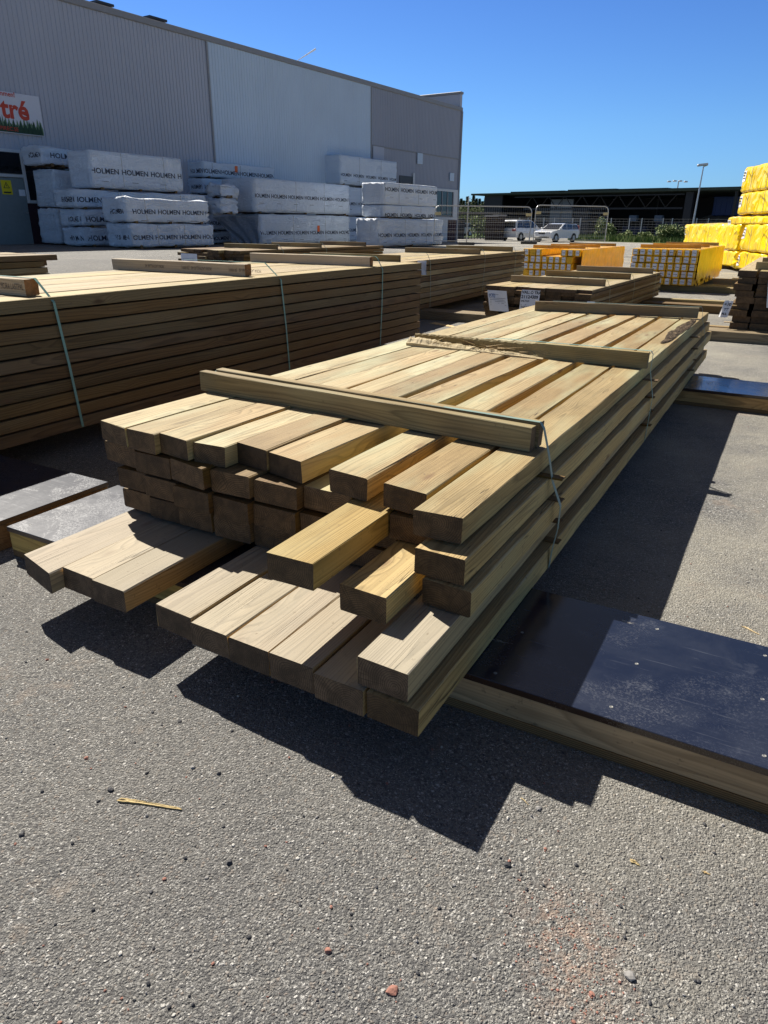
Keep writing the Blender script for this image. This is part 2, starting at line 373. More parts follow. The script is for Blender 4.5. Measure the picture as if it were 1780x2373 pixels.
def film_material(nm='phenolic_film_plywood', glossed=0.0):
    m = NT(nm); tc = m.n('TexCoord').outputs['Object']
    a = m.noise(tc, 2.2, 7, .68, .6); b = m.noise(m.map(tc, (4, 2, 0)), 9, 6, .7); ln = m.noise(m.map(tc, sc_=(5, 90, 5)), 1.0, 3, .7, .3)
    sc1 = m.noise(m.map(tc, (1.6, 1, 0), (1.5, 2.6, 1)), 1.0, 8, .62, 1.2)
    dust = m.math('ADD', m.math('MULTIPLY', m.ramp(a, [(.46, 0.0), (.85, .14)]), 1.0), m.math('MULTIPLY', m.ramp(b, [(.58, 0.0), (.80, .22)]), 1.0), clamp=True)
    dust = m.math('ADD', dust, m.math('MULTIPLY', m.ramp(ln, [(.62, 0.0), (.72, .14)]), 1.0), clamp=True)
    c = m.mix(dust, (.008, .013, .032), (.20, .215, .25))
    sp1 = m.math('MULTIPLY', m.ramp(m.noise(m.map(tc, (7, 1, 0)), 2.0, 6, .7, 1.0), [(.47, 0.0), (.62, 1.0)]), m.ramp(m.noise(tc, 170, 3, .7), [(.50, 0.0), (.60, 1.0)]))
    dust = m.math('ADD', dust, m.math('MULTIPLY', sp1, .8), clamp=True)
    if glossed: dust = m.math('ADD', dust, glossed, clamp=True)  # even grey lift that paints sun gloss over the whole sheet
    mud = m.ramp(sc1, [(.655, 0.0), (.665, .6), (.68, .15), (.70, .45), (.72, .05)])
    if glossed: mud = m.math('MULTIPLY', mud, .15)
    c = m.mix(mud, c, (.36, .33, .27))
    ed = m.n('SeparateXYZ'); m.l(m.n('TexCoord').outputs['Normal'], ed.inputs[0])
    isedge = m.ramp(m.math('ABSOLUTE', ed.outputs[2]), [(.2, 1.0), (.5, 0.0)])
    c = m.mix(isedge, c, (.045, .024, .014))
    rg = m.math('ADD', m.math('ADD', .13, m.math('MULTIPLY', dust, .6)), m.math('MULTIPLY', mud, .4), clamp=True)
    h = m.math('ADD', m.math('MULTIPLY', b, .3), m.math('ADD', m.math('MULTIPLY', mud, .8), m.math('MULTIPLY', ln, .15)))
    return m.out(c, rg, m.bump(h, .5, .002), .7)
M_TRIMS = simple('dull_zinc', (.22, .22, .21), .6, .3, .2, 60, .3)
M_FILM = film_material(); M_FILMG = film_material('glossed_worn_film_plywood', .30)  # left sheets: grey sun gloss painted into the film colour, besides some wear
def ply_edge():
    m = NT('plywood_edge'); tc = m.n('TexCoord').outputs['Object']; sp = m.n('SeparateXYZ'); m.l(tc, sp.inputs[0])
    f = m.math('FRACT', m.math('MULTIPLY', sp.outputs[2], 160.0))
    c = m.mix(m.ramp(f, [(.45, 0.0), (.55, 1.0)]), (.24, .145, .06), (.12, .065, .028))
    return m.out(c, .8, None, .2)
M_PLY = ply_edge()

# ------------------------------------------------------------ planks, runners, bundles
def plank(L, wd, t, seed=0, bow=.004, skew=0.0, segs=14, ch=.0035, side_bow=.0, rough=.0012):
    rr = random.Random(seed); b = MB(); y, z = wd / 2, t / 2; sec = []
    cz = rr.uniform(.6, 1.4) * ch
    for (sy, sz) in ((-1, -1), (1, -1), (1, 1), (-1, 1)):
        a = (sy * y, sz * (z - cz)); c = (sy * (y - cz), sz * z)
        sec += [c, a] if sy * sz > 0 and sy < 0 else ([c, a] if sy * sz > 0 else [a, c])
    sec = [(-y + cz, -z), (y - cz, -z), (y, -z + cz), (y, z - cz), (y - cz, z), (-y + cz, z), (-y, z - cz), (-y, -z + cz)]
    n = len(sec); ph = rr.uniform(0, 6.28); ph2 = rr.uniform(0, 6.28)
    for i in range(segs + 1):
        x = L * i / segs; oz = bow * math.sin(math.pi * x / L * 1.5 + ph) ; oy = side_bow * math.sin(math.pi * x / L)
        tw = .006 * math.sin(x * .9 + ph2)
        for (py, pz) in sec:
            xx = x + (skew * py if i == 0 else 0) + (rr.uniform(-.0015, .0015) if i in (0, segs) else 0)
            b.v.append((xx, py + oy + rr.uniform(-rough, rough), pz + oz + tw * py + rr.uniform(-rough, rough) * .5))
    for i in range(segs):
        for k in range(n): b.f.append((i * n + k, i * n + (k + 1) % n, (i + 1) * n + (k + 1) % n, (i + 1) * n + k))
    b.f.append(tuple(range(n - 1, -1, -1))); b.f.append(tuple(segs * n + k for k in range(n)))
    b.m = [0] * len(b.f); return b
_pm = {}
def plank_obj(name, L, wd, t, mat, parent, loc, rz=0.0, seed=0, cache=True, ry=0.0, rx=0.0, **kw):
    k = (round(L, 2), round(wd, 3), round(t, 3), seed, mat.name, tuple(sorted(kw.items())))
    if cache and k in _pm: o = link(name, _pm[k], parent)
    else:
        o = plank(L, wd, t, seed, **kw).build(name, mat, parent); _pm[k] = o.data
    o.location = loc; o.rotation_euler = (rx, ry, rz); return o

def bundle(name, P, az, L, z0, nl, pitch, t, w, nc, mats, label, sticks=(), straps=(), stag=.03, lstag=0.0, skip=None, group='strapped timber bundles in the yard', stick_h=.09, strap_mat=None, missing_front=None):
    root = empty(name, (P[0], P[1], zg(P[0], P[1])), az, label, 'timber bundle', group)
    rr = random.Random(hash(name) % 1000 + int(P[0] * 100)); rr = random.Random(int(abs(P[0]) * 977 + nl))
    for i in range(nl):
        off = rr.uniform(-stag, stag) * .6
        for j in range(nc):
            if skip and skip(i, j): continue
            x0 = rr.uniform(-stag, stag); x1 = L + rr.uniform(-stag, stag)
            yj = j * (w + .003) + w / 2 + (off if lstag else 0) * .3 + (rr.uniform(0, lstag) if j in (0, nc - 1) and lstag else 0)
            mt = mats[rr.randrange(len(mats))]
            o = plank_obj('beam', L, w - .002, t, mt, root, (x0, yj, z0 + i * pitch + t / 2 + rr.uniform(-.0015, .0015)), seed=rr.randrange(4), bow=.002)
            o.scale = ((x1 - x0) / L, 1, 1)
    zt = z0 + (nl - 1) * pitch + t; W = nc * (w + .003)
    for st in sticks:
        s0, y0, y1 = st[0], st[1], st[2]; mt = st[3] if len(st) > 3 else W_STK; dbl = st[4] if len(st) > 4 else 1; yaw = st[5] if len(st) > 5 else 0.0
        for k in range(dbl):
            sk = plank_obj('cross_stick', y1 - y0, .045, stick_h, mt, root, (s0 + k * .055, y0 + (.02 if k else 0), zt + stick_h / 2 + .002), R(90) + yaw, seed=k + 1, segs=6, bow=.001)
    for sp in straps:
        (s, yr, zr, sb) = sp
        b = MB(); zt2 = zt + stick_h + .004
        pts = [(s, yr + .9, zt2), (s, yr + .02, zt2), (s, yr - .004, zt2 - .02), (s + .002, -.012, zt - .03), (s + (sb - s) * .5, -.016, (zt + z0) / 2), (sb, -.008, z0 + .005)]
        b.ribbon(pts, (1, 0, 0), .016, .0012); b.build('strap', strap_mat or M_STRAP, root)
    return root, zt, W

def runner(name, P, az, L, width, h, label, screws=True, film=None):
    """ply-faced bearer; P = corner, +x along az, +y to the left"""
    r_ = empty(name, (P[0], P[1], zg(P[0], P[1])), az, label, 'bearer', 'plywood bearers under the bundles')
    tp = MB().box(-.004, L + .004, -.006, width + .006, h - .021, h, bev=.0015).build('top_panel', film or M_FILM, r_)
    o = plank_obj('timber_core', L, width, h - .021 - .030, W_RUN, r_, (0, width / 2, .0285 + (h - .051) / 2), seed=3, bow=0, segs=10, rough=.0006, ch=.002)
    MB().box(.002, L - .002, -.003, width + .003, 0.001, .028, bev=.001).build('bottom_panel', M_PLY, r_)
    if screws:
        rr = random.Random(int(L * 31))
        for i in range(int(L / .30) + 1):
            for yy in (.045, width / 2, width - .05):
                if rr.random() < .25: continue
                x = .06 + i * .31 + rr.uniform(-.05, .05)
                if x > L - .02: continue
                b = MB(); n = 10; ri, ro = .0022, .0055; yv = yy + rr.uniform(-.012, .012)
                vs = [(x + r0 * math.cos(6.283 * k / n), yv + r0 * math.sin(6.283 * k / n), h + zz) for (r0, zz) in ((ro, .0002), (ro * .8, .0012), (ri, .0003)) for k in range(n)]
                fs = [(a * n + k, a * n + (k + 1) % n, (a + 1) * n + (k + 1) % n, (a + 1) * n + k) for a in (0, 1) for k in range(n)] + [tuple(range(2 * n, 3 * n))]
                b.add(vs, fs).build('screw', M_TRIMS, tp)
    return r_

# ---- main bundle: every beam measured (lateral left edge near, at 5.4 m, width, start, bottom height, start skew)
MO = (.0903, 1.3803); MAZ = 28.9
main = empty('beam_bundle', (MO[0], MO[1], 0), MAZ, 'foreground bundle of thick sawn beams with ragged near ends, strapped under three cross sticks', 'timber bundle', 'strapped timber bundles in the yard')
def fill(row, n):
    row = [list(q) for q in row]
    for i in range(n): row[i][2] = min(.192, row[i + 1][0] - row[i][0] - .004)
    return row
rr = random.Random(5)
TB = [  # lat near, lat at 5.4, width, s0, z0, skew, material
 (-1.655, -1.600, .166, .515, .512, -.15, W_MAIN), (-1.487, -1.446, .154, .500, .508, -.05, W_MAIN), (-1.331, -1.284, .160, .505, .512, -.16, W_MAIN),
 (-1.165, -1.114, .136, .520, .505, .10, W_MAIN), (-1.030, -.944, .148, .580, .505, -.12, W_MAIN), (-.880, -.737, .166, .560, .498, -.2, W_MAIN),
 (-.608, -.556, .154, .535, .490, -.1, W_MAIN), (-.390, -.368, .156, .505, .488, -.12, W_MAIN), (-.217, -.203, .150, .376, .487, .05, W_MAIN)]
SB = [(-1.663, -1.60, .160, 0.530, .424, -.1, W_DARK), (-1.468, -1.44, .152, 0.505, .420, -.05, W_DARK), (-1.268, -1.27, .156, 0.478, .424, -.18, W_DARK),
 (-1.075, -1.10, .156, 0.495, .414, 0, W_DARK), (-.900, -.93, .156, 0.515, .408, 0, W_DARK), (-.715, -.76, .156, 0.545, .404, -.05, W_MAIN),
 (-.512, -.55, .152, .087, .400, 0, W_YEL), (-.360, -.36, .150, .500, .399, 0, W_DARK), (-.184, -.18, .154, .322, .398, -.06, W_YEL)]
RB = [(-1.590, -1.60, .156, 0.525, .330, 0, W_DARK), (-1.425, -1.44, .154, 0.500, .328, -.05, W_DARK), (-1.248, -1.27, .156, 0.475, .330, 0, W_DARK),
 (-1.075, -1.10, .154, 0.490, .324, -.05, W_DARK), (-.905, -.93, .156, 0.510, .318, 0, W_DARK), (-.720, -.75, .154, 0.530, .314, 0, W_DARK),
 (-.530, -.56, .154, 0.580, .312, 0, W_DARK), (-.337, -.37, .152, .172, .309, -.06, W_YEL), (-.156, -.15, .152, .316, .308, -.05, W_YEL)]
QB = [(-1.600, -1.60, .156, 0.540, .238, -.05, W_DARK), (-1.435, -1.44, .156, 0.525, .236, 0, W_DARK), (-1.270, -1.28, .154, 0.515, .234, 0, W_DARK),
 (-1.105, -1.11, .156, 0.520, .230, 0, W_DARK), (-.930, -.94, .156, 0.535, .228, 0, W_DARK), (-.755, -.76, .154, 0.550, .226, 0, W_DARK),
 (-.570, -.58, .154, 0.570, .224, 0, W_DARK), (-.370, -.38, .154, .480, .222, 0, W_DARK), (-.184, -.18, .150, .008, .222, -.04, W_GREY)]
PB = [(-1.585, -1.60, .160, .055, .137, -.22, W_GREY), (-1.395, -1.43, .152, .080, .136, -.04, W_GREY), (-1.232, -1.27, .153, .066, .136, 0, W_GREY),
 (-1.076, -1.11, .144, .920, .135, 0, W_DARK), (-.930, -.95, .154, .050, .135, -.06, W_GREY), (-.774, -.79, .150, .034, .135, -.05, W_GREY), (-.622, -.63, .150, .026, .135, -.03, W_GREY),
 (-.468, -.475, .152, .016, .135, -.04, W_GREY), (-.310, -.315, .153, .002, .1365, -.03, W_GREY), (-.150, -.155, .150, 0.0, .135, -.03, W_YEL)]
for ri_, row in enumerate((fill(PB, 2), fill(QB, 7), fill(RB, 6), fill(SB, 6), TB)):
    for bi, (l0, l1, wd, s0, z0, sk, mt) in enumerate(row):
        L = 6.1 - s0 + rr.uniform(-.06, .10); ang = -math.atan((l1 - l0) / 4.9)
        o = plank_obj('beam', L, wd - .0015, .0795 if ri_ < 4 else .077, mt, main, (s0, -(l0 + wd / 2), z0 + (.0395 if ri_ < 4 else .0365)), ang, seed=ri_ * 20 + bi, bow=.0035, side_bow=rr.uniform(-.007, .007), skew=-sk, segs=24, rough=.0018, cache=False, rx=rr.uniform(-.012, .012) + (.05 if ri_ == 0 and bi == 0 else 0))
        o.rotation_euler[1] = 0.0 if ri_ == 0 else math.atan((z0 - (.487, .487, .487, .487, .487)[0] + (.487 - [.135, .222, .308, .398, .487][ri_])) * .8 / 5.5)
    if ri_ < 4:
        zt = [.135, .222, .308, .398][ri_] + .0755 + .0035
        for s in (1.10, 3.0, 5.0):
            plank_obj('sticker', 1.64, .04, .007, W_DARK, main, (s + rr.uniform(-.03, .03), -.018, zt + .0036), R(90), seed=9, segs=5, bow=0, ch=.001, rough=.0004)
# sticks across the top
def stick_on_main(s_r, s_l, lat_r, lat_l, z0, h, mat, seed, label=None, wd=.042):
    dx = s_l - s_r; dy = -(lat_l - lat_r); L = math.hypot(dx, dy)
    o = plank_obj('cross_stick', L, wd, h, mat, main, (s_r, -lat_r, z0 + h / 2), math.atan2(dy, dx), seed=seed, segs=10, bow=.0015, cache=False)
    return o
stick_on_main(1.062, 1.150, -.100, -1.690, .567, .088, W_STK, 31).rotation_euler[1] = -.012
stick_on_main(1.118, 1.206, -.090, -1.640, .570, .090, W_STK, 32).rotation_euler[1] = -.012
stick_on_main(5.56, 5.28, -.082, -1.45, .567, .088, W_STK, 33)
# the split stick: sound on the right, torn down to a stump on the left
def split_stick():
    b = MB(); n = 90; L = 1.455; rr = random.Random(3); k = 6
    for i in range(n + 1):
        x = L * i / n; f = x / L; g = S((f - .38) / .16); jag = g * rr.uniform(-.006, .004)
        top = .088 - .006 * g; fr = .021 - .031 * S((f - .36) / .12) + g * rr.uniform(-.0025, .0025); frb = .021 - .026 * S((f - .42) / .14)
        for (py, pz) in ((-.021, 0), (frb, 0), (frb, .012), (fr, .05 - .02 * g), (min(fr, .021) - .002 * g, top - .008 * g + jag), (-.021, top + jag * .3)):
            b.v.append((x, py, pz))
    for i in range(n):
        for j in range(k): b.f.append((i * k + j, i * k + (j + 1) % k, (i + 1) * k + (j + 1) % k, (i + 1) * k + j))
    b.f += [tuple(range(k)), tuple(n * k + j for j in range(k))]; b.m = [0] * len(b.f)
    o = b.build('cross_stick', W_STK, main); o.location = (2.905, .035, .5655); o.rotation_euler = (0, 0, R(90.6))
    o['label'] = 'cross stick split and torn along its left half'
    b = MB(); n = 80; L = .90; k = 7
    for i in range(n + 1):
        f = i / n; x = L * f; h = .010 + .050 * f ** .7 + .010 * N3(f * 6, 0, 1); th = .014 + .050 * f ** .8; q = lambda a: a * (1.5 * N3(f * 16, a * 300, 2) + rr.uniform(-.35, .35)) * min(1, f * 3)
        for (py, pz) in ((-.002, 0), (th, 0), (th + .002, h * .42 + q(.002)), (th * .8, h * .55 + q(.006)), (th * .5, h * .80 + q(.009)), (th * .2, h * .92 + q(.008)), (-.004, h * .75 + q(.004))):
            b.v.append((x, py - .010 * (1 - f) + .004 * N3(f * 8, 3, 1), max(0, pz)))
    for i in range(n):
        for j in range(k): b.f.append((i * k + j, i * k + (j + 1) % k, (i + 1) * k + (j + 1) % k, (i + 1) * k + j))
    b.f += [tuple(range(k)), tuple(n * k + j for j in range(k))]; b.m = [0] * len(b.f)
    o2 = b.build('splinter_slab', W_BARE, main); o2.location = (2.845, .615, .567); o2.rotation_euler = (0, 0, R(86.5)); o2['label'] = 'pale torn slab split off the cross stick'
    for q_ in range(12):
        b = MB(); x0 = rr.uniform(.75, 1.35); l = rr.uniform(.06, .22); sx_ = 2.84 + rr.uniform(-.03, .03)
        b.tube((sx_, x0, .60 + rr.uniform(0, .02)), (sx_ + rr.uniform(-.03, .02), x0 + l * rr.choice((-1, 1)), .61 + rr.uniform(-.005, .04)), .003, 5, .0005).build('splinter', W_BARE, main)
split_stick()
# straps of the main bundle
b = MB(); b.ribbon([(1.205, 1.66, .664), (1.10, .09, .664), (1.098, .075, .645), (1.075, .042, .560), (1.062, .016, .470), (1.060, -.022, .385), (1.056, -.022, .30), (1.058, -.010, .22), (1.060, -.004, .14)], (1, 0, 0), .019, .0012)
b.build('strap', M_STRAP, main)
b = MB(); b.ribbon([(2.935, 1.52, .60), (2.93, .9, .655), (2.93, .03, .658), (2.928, .018, .64), (2.93, .02, .55), (2.94, -.012, .40), (2.945, -.008, .25), (2.95, -.004, .14)], (1, 0, 0), .015, .0012)
b.build('strap', M_STRAPB, main)
b = MB(); b.ribbon([(5.33, 1.30, .659), (5.575, .065, .659), (5.578, .055, .64), (5.56, .04, .56), (5.56, -.012, .40), (5.56, -.008, .14)], (1, 0, 0), .015, .0012)
b.build('strap', M_STRAP, main)
# bark strip on the outer top beam
def bark():
    b = MB(); n, k = 60, 9; rr = random.Random(8)
    for i in range(n + 1):
        f = i / n; x = 3.92 + 1.58 * f; wd = .045 * math.sin(math.pi * (f * .96 + .02)) ** .55 * (1 + .35 * N3(f * 9, 0, 3))
        for j in range(k):
            g = j / (k - 1) * 2 - 1; y = .118 + g * wd + .02 * N3(f * 4, 1, 7) - .02 * f
            z = .5630 + .010 * (1 - g * g) * (.35 + abs(N3(x * 22, y * 40, 2))) * (1 if 0 < i < n else 0)
            b.v.append((x, y, z))
    for i in range(n):
        for j in range(k - 1): b.f.append((i * k + j, (i + 1) * k + j, (i + 1) * k + j + 1, i * k + j + 1))
    b.m = [0] * len(b.f)
    m = NT('torn_bark'); tc = m.n('TexCoord').outputs['Object']; a = m.noise(m.map(tc, sc_=(14, 60, 60)), 1.0, 6, .75, 1.0)
    c = m.ramp(a, [(.35, (.012, .009, .007)), (.52, (.05, .035, .022)), (.6, (.22, .16, .10)), (.68, (.03, .02, .015))])
    o = b.build('bark_strip', m.out(c, .9, m.bump(a, 1.0, .01), .1), main, fix=False); o['label'] = 'ragged dark bark strip on the outermost top beam'
bark()

# bearers of the main and the left bundle
e1 = Vector((math.sin(R(MAZ)), math.cos(R(MAZ)))); e2 = Vector((math.cos(R(MAZ)), -math.sin(R(MAZ))))
runner('plywood_bearer', (-1.547, 2.645), 118.9, 1.45, .565, .133, 'short pale plywood-topped bearer end poking out left of the foreground bundle', film=M_FILMG)
runner('plywood_bearer', (-1.547 + 1.46 * math.sin(R(118.9)), 2.645 + 1.46 * math.cos(R(118.9))), 118.9, 2.8, .565, .133, 'wide dark plywood-topped bearer running out to the right from under the foreground bundle')
runner('plywood_bearer', (1.30, 6.03), 118.9, 4.6, .565, .133, 'plywood-topped bearer under the far end of the foreground beam bundle, sticking out to the right')
runner('plywood_bearer', (-3.75, 3.83), 118.9, 2.42, .60, .133, 'plywood-topped bearer under the big stack on the left, half in its shadow', film=M_FILMG)
# ---- left bundle
LPb, zt, W = bundle('beam_bundle', (-2.39, 3.16), 29.0, 5.72, .135, 10, .0780, .0680, .2225, 7, [W_DARK], 'tall strapped bundle of ten layers, dark side towards us, at the left edge', stag=.012,
    sticks=[(1.00, .10, 1.42, W_PALE, 2), (2.93, .14, 1.62, W_PALE, 2), (4.72, .06, 1.55, W_PALE, 2)], straps=[(1.06, .10, 0, 1.126), (3.16, .12, 0, 3.235), (4.83, .05, 0, 4.80)], strap_mat=M_STRAPB)
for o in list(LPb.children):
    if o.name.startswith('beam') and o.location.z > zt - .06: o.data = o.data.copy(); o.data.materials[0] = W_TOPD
    
def stamp(root, s, y, z, txt, size, mirror=True, box=False):
    vs, fs = text_mesh(txt, size, 0.0, 0.0, .62)
    b = MB(); b.add([(s - .0012, y - v[0] * (1), z + v[1]) for v in vs], fs)
    if mirror:
        b.v = [(p[0], 2 * y - p[1] - .30, 2 * z - p[2] + size * .7) for p in b.v]
    if box:
        for (a0, a1, c0, c1) in ((0, .11, 0, .002), (0, .11, .05, .052), (0, .002, 0, .05), (.108, .11, 0, .05), (.085, .087, 0, .05)):
            yy = y + (.30 if mirror else 0) + .04
            b.add([(s - .0012, yy - a0, z - .02 + c0), (s - .0012, yy - a1, z - .02 + c0), (s - .0012, yy - a1, z - .02 + c1), (s - .0012, yy - a0, z - .02 + c1)], [(0, 1, 2, 3)])
    return b.build('printed_stamp', M_STAMP, root, fix=False)
stamp(LPb, .975, .31, zt + .035, 'MORA LASTPAL', .046, False)
stamp(LPb, .975, .62, zt + .035, 'I', .07, False)
for yy in (.28, .78, 1.30):
    stamp(LPb, 2.906, yy, zt + .035, 'MORA LASTPALLAR AB', .034, True)
for yy in (.52, 1.02): stamp(LPb, 2.906, yy, zt + .035, '[SE-00001]', .030, True)
# ---- middle bundles
M1, z1t, W1 = bundle('beam_bundle', (2.66, 9.44), 30.2, 4.75, .128, 9, .0445, .043, .208, 7, [W_DARK, W_DARK, W_STK], 'low bundle of thin boards with two white tags on its dark near end', stag=.055, lstag=.03,
    sticks=[(.80, .05, 1.42), (2.35, .05, 1.40), (4.1, .05, 1.40)], straps=[(.86, .04, 0, .9), (2.4, .04, 0, 2.42), (4.15, .04, 0, 4.1)])
for o in M1.children:
    if o.name.startswith('beam') and o.location.z > z1t - .04: o.data = o.data.copy(); o.data.materials[0] = W_TOPD
M2, z2t, W2 = bundle('beam_bundle', (-.02, 9.72), 27.0, 6.3, .128, 9, .0770, .068, .148, 10, [W_DARK, W_STK], 'long bundle of reddish boards behind the left stack, two straps on its right side', stag=.02,
    sticks=[(.55, .05, 1.5), (3.75, .05, 1.5), (5.6, .05, 1.45)], straps=[(1.45, .04, 0, 1.5), (3.85, .04, 0, 3.8), (5.65, .04, 0, 5.6)])
for o in M2.children:
    if o.name.startswith('beam') and o.location.z > z2t - .06: o.data = o.data.copy(); o.data.materials[0] = W_TOPD
M3, z3t, W3 = bundle('beam_bundle', (-2.72, 14.3), 31.5, 5.1, .09, 8, .062, .058, .19, 9, [W_DARK, W_MAIN], 'low bundle with three short cross sticks in front of the white wrapped stacks', stag=.10, lstag=.05,
    sticks=[(1.1, .1, 1.55), (2.6, .1, 1.5), (4.4, .1, 1.45)], straps=[(1.15, .09, 0, 1.1), (2.65, .09, 0, 2.6)])
M4, z4t, W4 = bundle('beam_bundle', (-6.55, 4.85), 29.0, 4.95, .128, 11, .0715, .064, .2, 7, [W_STK, W_DARK], 'bundle of ragged-ended boards cut off by the left edge behind the tall stack', stag=.12,
    sticks=[(4.05, .1, 1.4, W_PALE)], straps=[(4.16, .06, 0, 4.25)], strap_mat=M_STRAPB)
R1, zrt, WR = bundle('beam_bundle', (5.60, 8.32), 29.0, 5.0, .128, 9, .0765, .073, .207, 7, [W_DARK], 'bundle with dark brown board ends and a white tag at the right edge', stag=.035, lstag=.06,
    sticks=[(.35, .05, 1.33), (1.9, .05, 1.33), (3.4, .05, 1.33)], straps=[(.45, .04, 0, .5)])
for o in R1.children:
    if o.name.startswith('beam') and o.location.z > zrt - .06: o.data = o.data.copy(); o.data.materials[0] = W_TOPD
rr = random.Random(12)
for (zz, s) in ((.20, .0), (.40, .02), (.60, .0), (.72, .03), (.29, .05)):
    plank_obj('lath', .11, .03, .014, W_BARE, R1, (s, WR - .03, zz), R(90), seed=2, segs=3, bow=0)

# paper tags
def tag_sheet(root, x, y0, y1, z0, z1, lines, curl=.02, tilt=0.0, name='paper_tag'):
    """sheet on an end face (local plane x = const), read from the -x side; y0 > y1 is left to right"""
    b = MB(); n = 8
    def P(u, v, off=0.0):
        y = y0 + (y1 - y0) * u + tilt * (v - .5); z = z0 + (z1 - z0) * v
        return (x - .006 - off - curl * (abs(math.sin(u * 3.1 + v * 2)) * .4 + (1 - v) * .6 * abs(N3(u * 2, v * 2, x))), y, z)
    for i in range(n + 1):
        for j in range(n + 1): b.v.append(P(i / n, j / n))
    b.f = [(i * (n + 1) + j, (i + 1) * (n + 1) + j, (i + 1) * (n + 1) + j + 1, i * (n + 1) + j + 1) for i in range(n) for j in range(n)]; b.m = [0] * len(b.f)
    sh = b.build(name, M_PAPER, root, smooth=True, fix=False)
    W_ = abs(y1 - y0); H_ = z1 - z0
    tb = MB(); bb = MB()
    for (txt, u, v, size, blue) in lines:
        if txt == '-':
            vs = [(0, 0), (size, 0), (size, .0035 / H_), (0, .0035 / H_)]
            tb.add([P(u + a, v + c, .002) for a, c in vs], [(0, 1, 2, 3)]); continue
        vs, fs = text_mesh(txt, size, size * .03, 0)
        (bb if blue else tb).add([P(u + a[0] / W_, v + a[1] / H_, .002) for a in vs], fs)
    if tb.v: tb.build('printed_text', M_INK, sh, fix=False)
    if bb.v: bb.build('printed_mark', M_BLUEINK, sh, fix=False)
    return sh
tag_sheet(M1, -.055, 1.40, 1.12, .20, .47, [('-', .1, .80, .45, 0), ('-', .1, .62, .8, 0), ('-', .1, .54, .75, 0), ('-', .1, .46, .8, 0), ('-', .1, .38, .7, 0), ('-', .1, .30, .8, 0), ('(CE)', .05, .70, .05, 1)], .03, .05)
tag_sheet(M1, -.060, .94, .68, .10, .50, [('VALBO TRÄ', .03, .88, .05, 0), ('21124309', .03, .73, .058, 0), ('SALTAX', .06, .62, .03, 0), ('-', .06, .52, .3, 0), ('-', .7, .52, .22, 0), ('Trall G4-2', .06, .42, .034, 0), ('-', .1, .30, .8, 0), ('-', .1, .24, .8, 0), ('-', .1, .18, .7, 0), ('-', .1, .12, .8, 0)], .045, -.03)
tag_sheet(M1, -.055, .04, -.06, .22, .40, [('-', .1, .7, .7, 0), ('LAGER', .1, .45, .03, 0), ('REF 2041', .1, .15, .022, 0)], .02)
tag_sheet(R1, -.04, 1.13, .80, .40, .71, [('-', .4, .9, .5, 0), ('-', .12, .60, .8, 0), ('-', .12, .52, .75, 0), ('-', .12, .44, .8, 0), ('-', .12, .36, .7, 0), ('(SP)', .3, .74, .05, 1), ('-', .25, .16, .5, 0)], .015, .04)
tag_sheet(R1, -.02, 1.60, 1.50, .26, .46, [('+30', .1, .7, .05, 0), ('TT', .3, .4, .04, 0), ('MA', .2, .15, .04, 0)], .09, -.04)
tag_sheet(M3, -.10, 1.60, 1.15, .25, .50, [('-', .1, .6, .8, 0), ('-', .1, .45, .7, 0)], .03)
sh = tag_sheet(LPb, 5.76, 0.06, -.05, .78, .93, [], .03)

# timber bearers under the middle bundles
def timber_bearer(P, az, L, wd, h, label, mat=W_DARK):
    o = plank_obj('timber_bearer', L, wd, h, mat, None, (P[0], P[1], zg(P[0], P[1]) + h / 2 + .001), R(90 - az), seed=6, segs=6, bow=0, cache=False)
    return tag(o, label, 'bearer', 'timber bearers under the bundles')
timber_bearer((.30, 11.0), 118, 5.2, .35, .122, 'bearer under the near end of the low tagged board bundle', W_STK)
timber_bearer((1.9, 13.7), 118, 5.2, .3, .122, 'bearer under the far end of the low tagged board bundle')
timber_bearer((3.3, 9.80), 118, 4.2, .14, .122, 'bearer reaching out to the left from the right-edge bundle of dark ends', W_STK)
timber_bearer((3.7, 13.6), 116, 4.2, .20, .122, 'bearer crossing open asphalt behind the low tagged board bundle', W_STK)
timber_bearer((6.0, 16.2), 118, 4.2, .20, .122, 'nearest bearer under the yellow-wrapped beams', W_STK)
timber_bearer((7.2, 18.8), 118, 4.2, .22, .122, 'farther bearer under the yellow-wrapped beams', W_STK)
timber_bearer((-2.2, 11.4), 117, 2.4, .2, .122, 'bearer under the long bundle behind the left stack')

# ------------------------------------------------------------ yellow-wrapped beams
def yellow_wrap():
    m = NT('yellow_plastic_wrap'); tc = m.n('TexCoord').outputs['Object']
    wr_ = m.n('TexNoise'); m.inp(wr_, 'Vector', tc); m.inp(wr_, 'Scale', 1.3); m.inp(wr_, 'Detail', 2.0)
    sc_ = m.n('VectorMath', operation='SCALE'); m.l(wr_.outputs['Color'], sc_.inputs[0]); sc_.inputs['Scale'].default_value = 1.1
    q = m.vmath('ADD', tc, sc_.outputs[0])
    a = m.noise(m.map(q, sc_=(.7, .7, 1.5)), 1.0, 1, .5); b_ = m.noise(m.map(q, (2, 5, 1), (1.3, 1.3, .5)), 1.2, 1.5, .5)
    f = lambda v, k: m.math('SUBTRACT', 1.0, m.math('MULTIPLY', m.math('ABSOLUTE', m.math('SUBTRACT', v, .5)), k), clamp=True)
    h = m.math('ADD', m.math('MULTIPLY', f(a, 9.0), 1.0), m.math('MULTIPLY', f(b_, 14.0), .7))
    c = m.mix(m.ramp(a, [(.3, 0.0), (.7, 1.0)]), (.84, .55, .0), (.93, .68, .0))
    return m.out(c, .20, m.bump(h, .55, .05), .35)
M_YEL = yellow_wrap()
M_YELD = simple('amber_film', (.74, .40, .008), .32, .5, .22, 5, 0, .01)
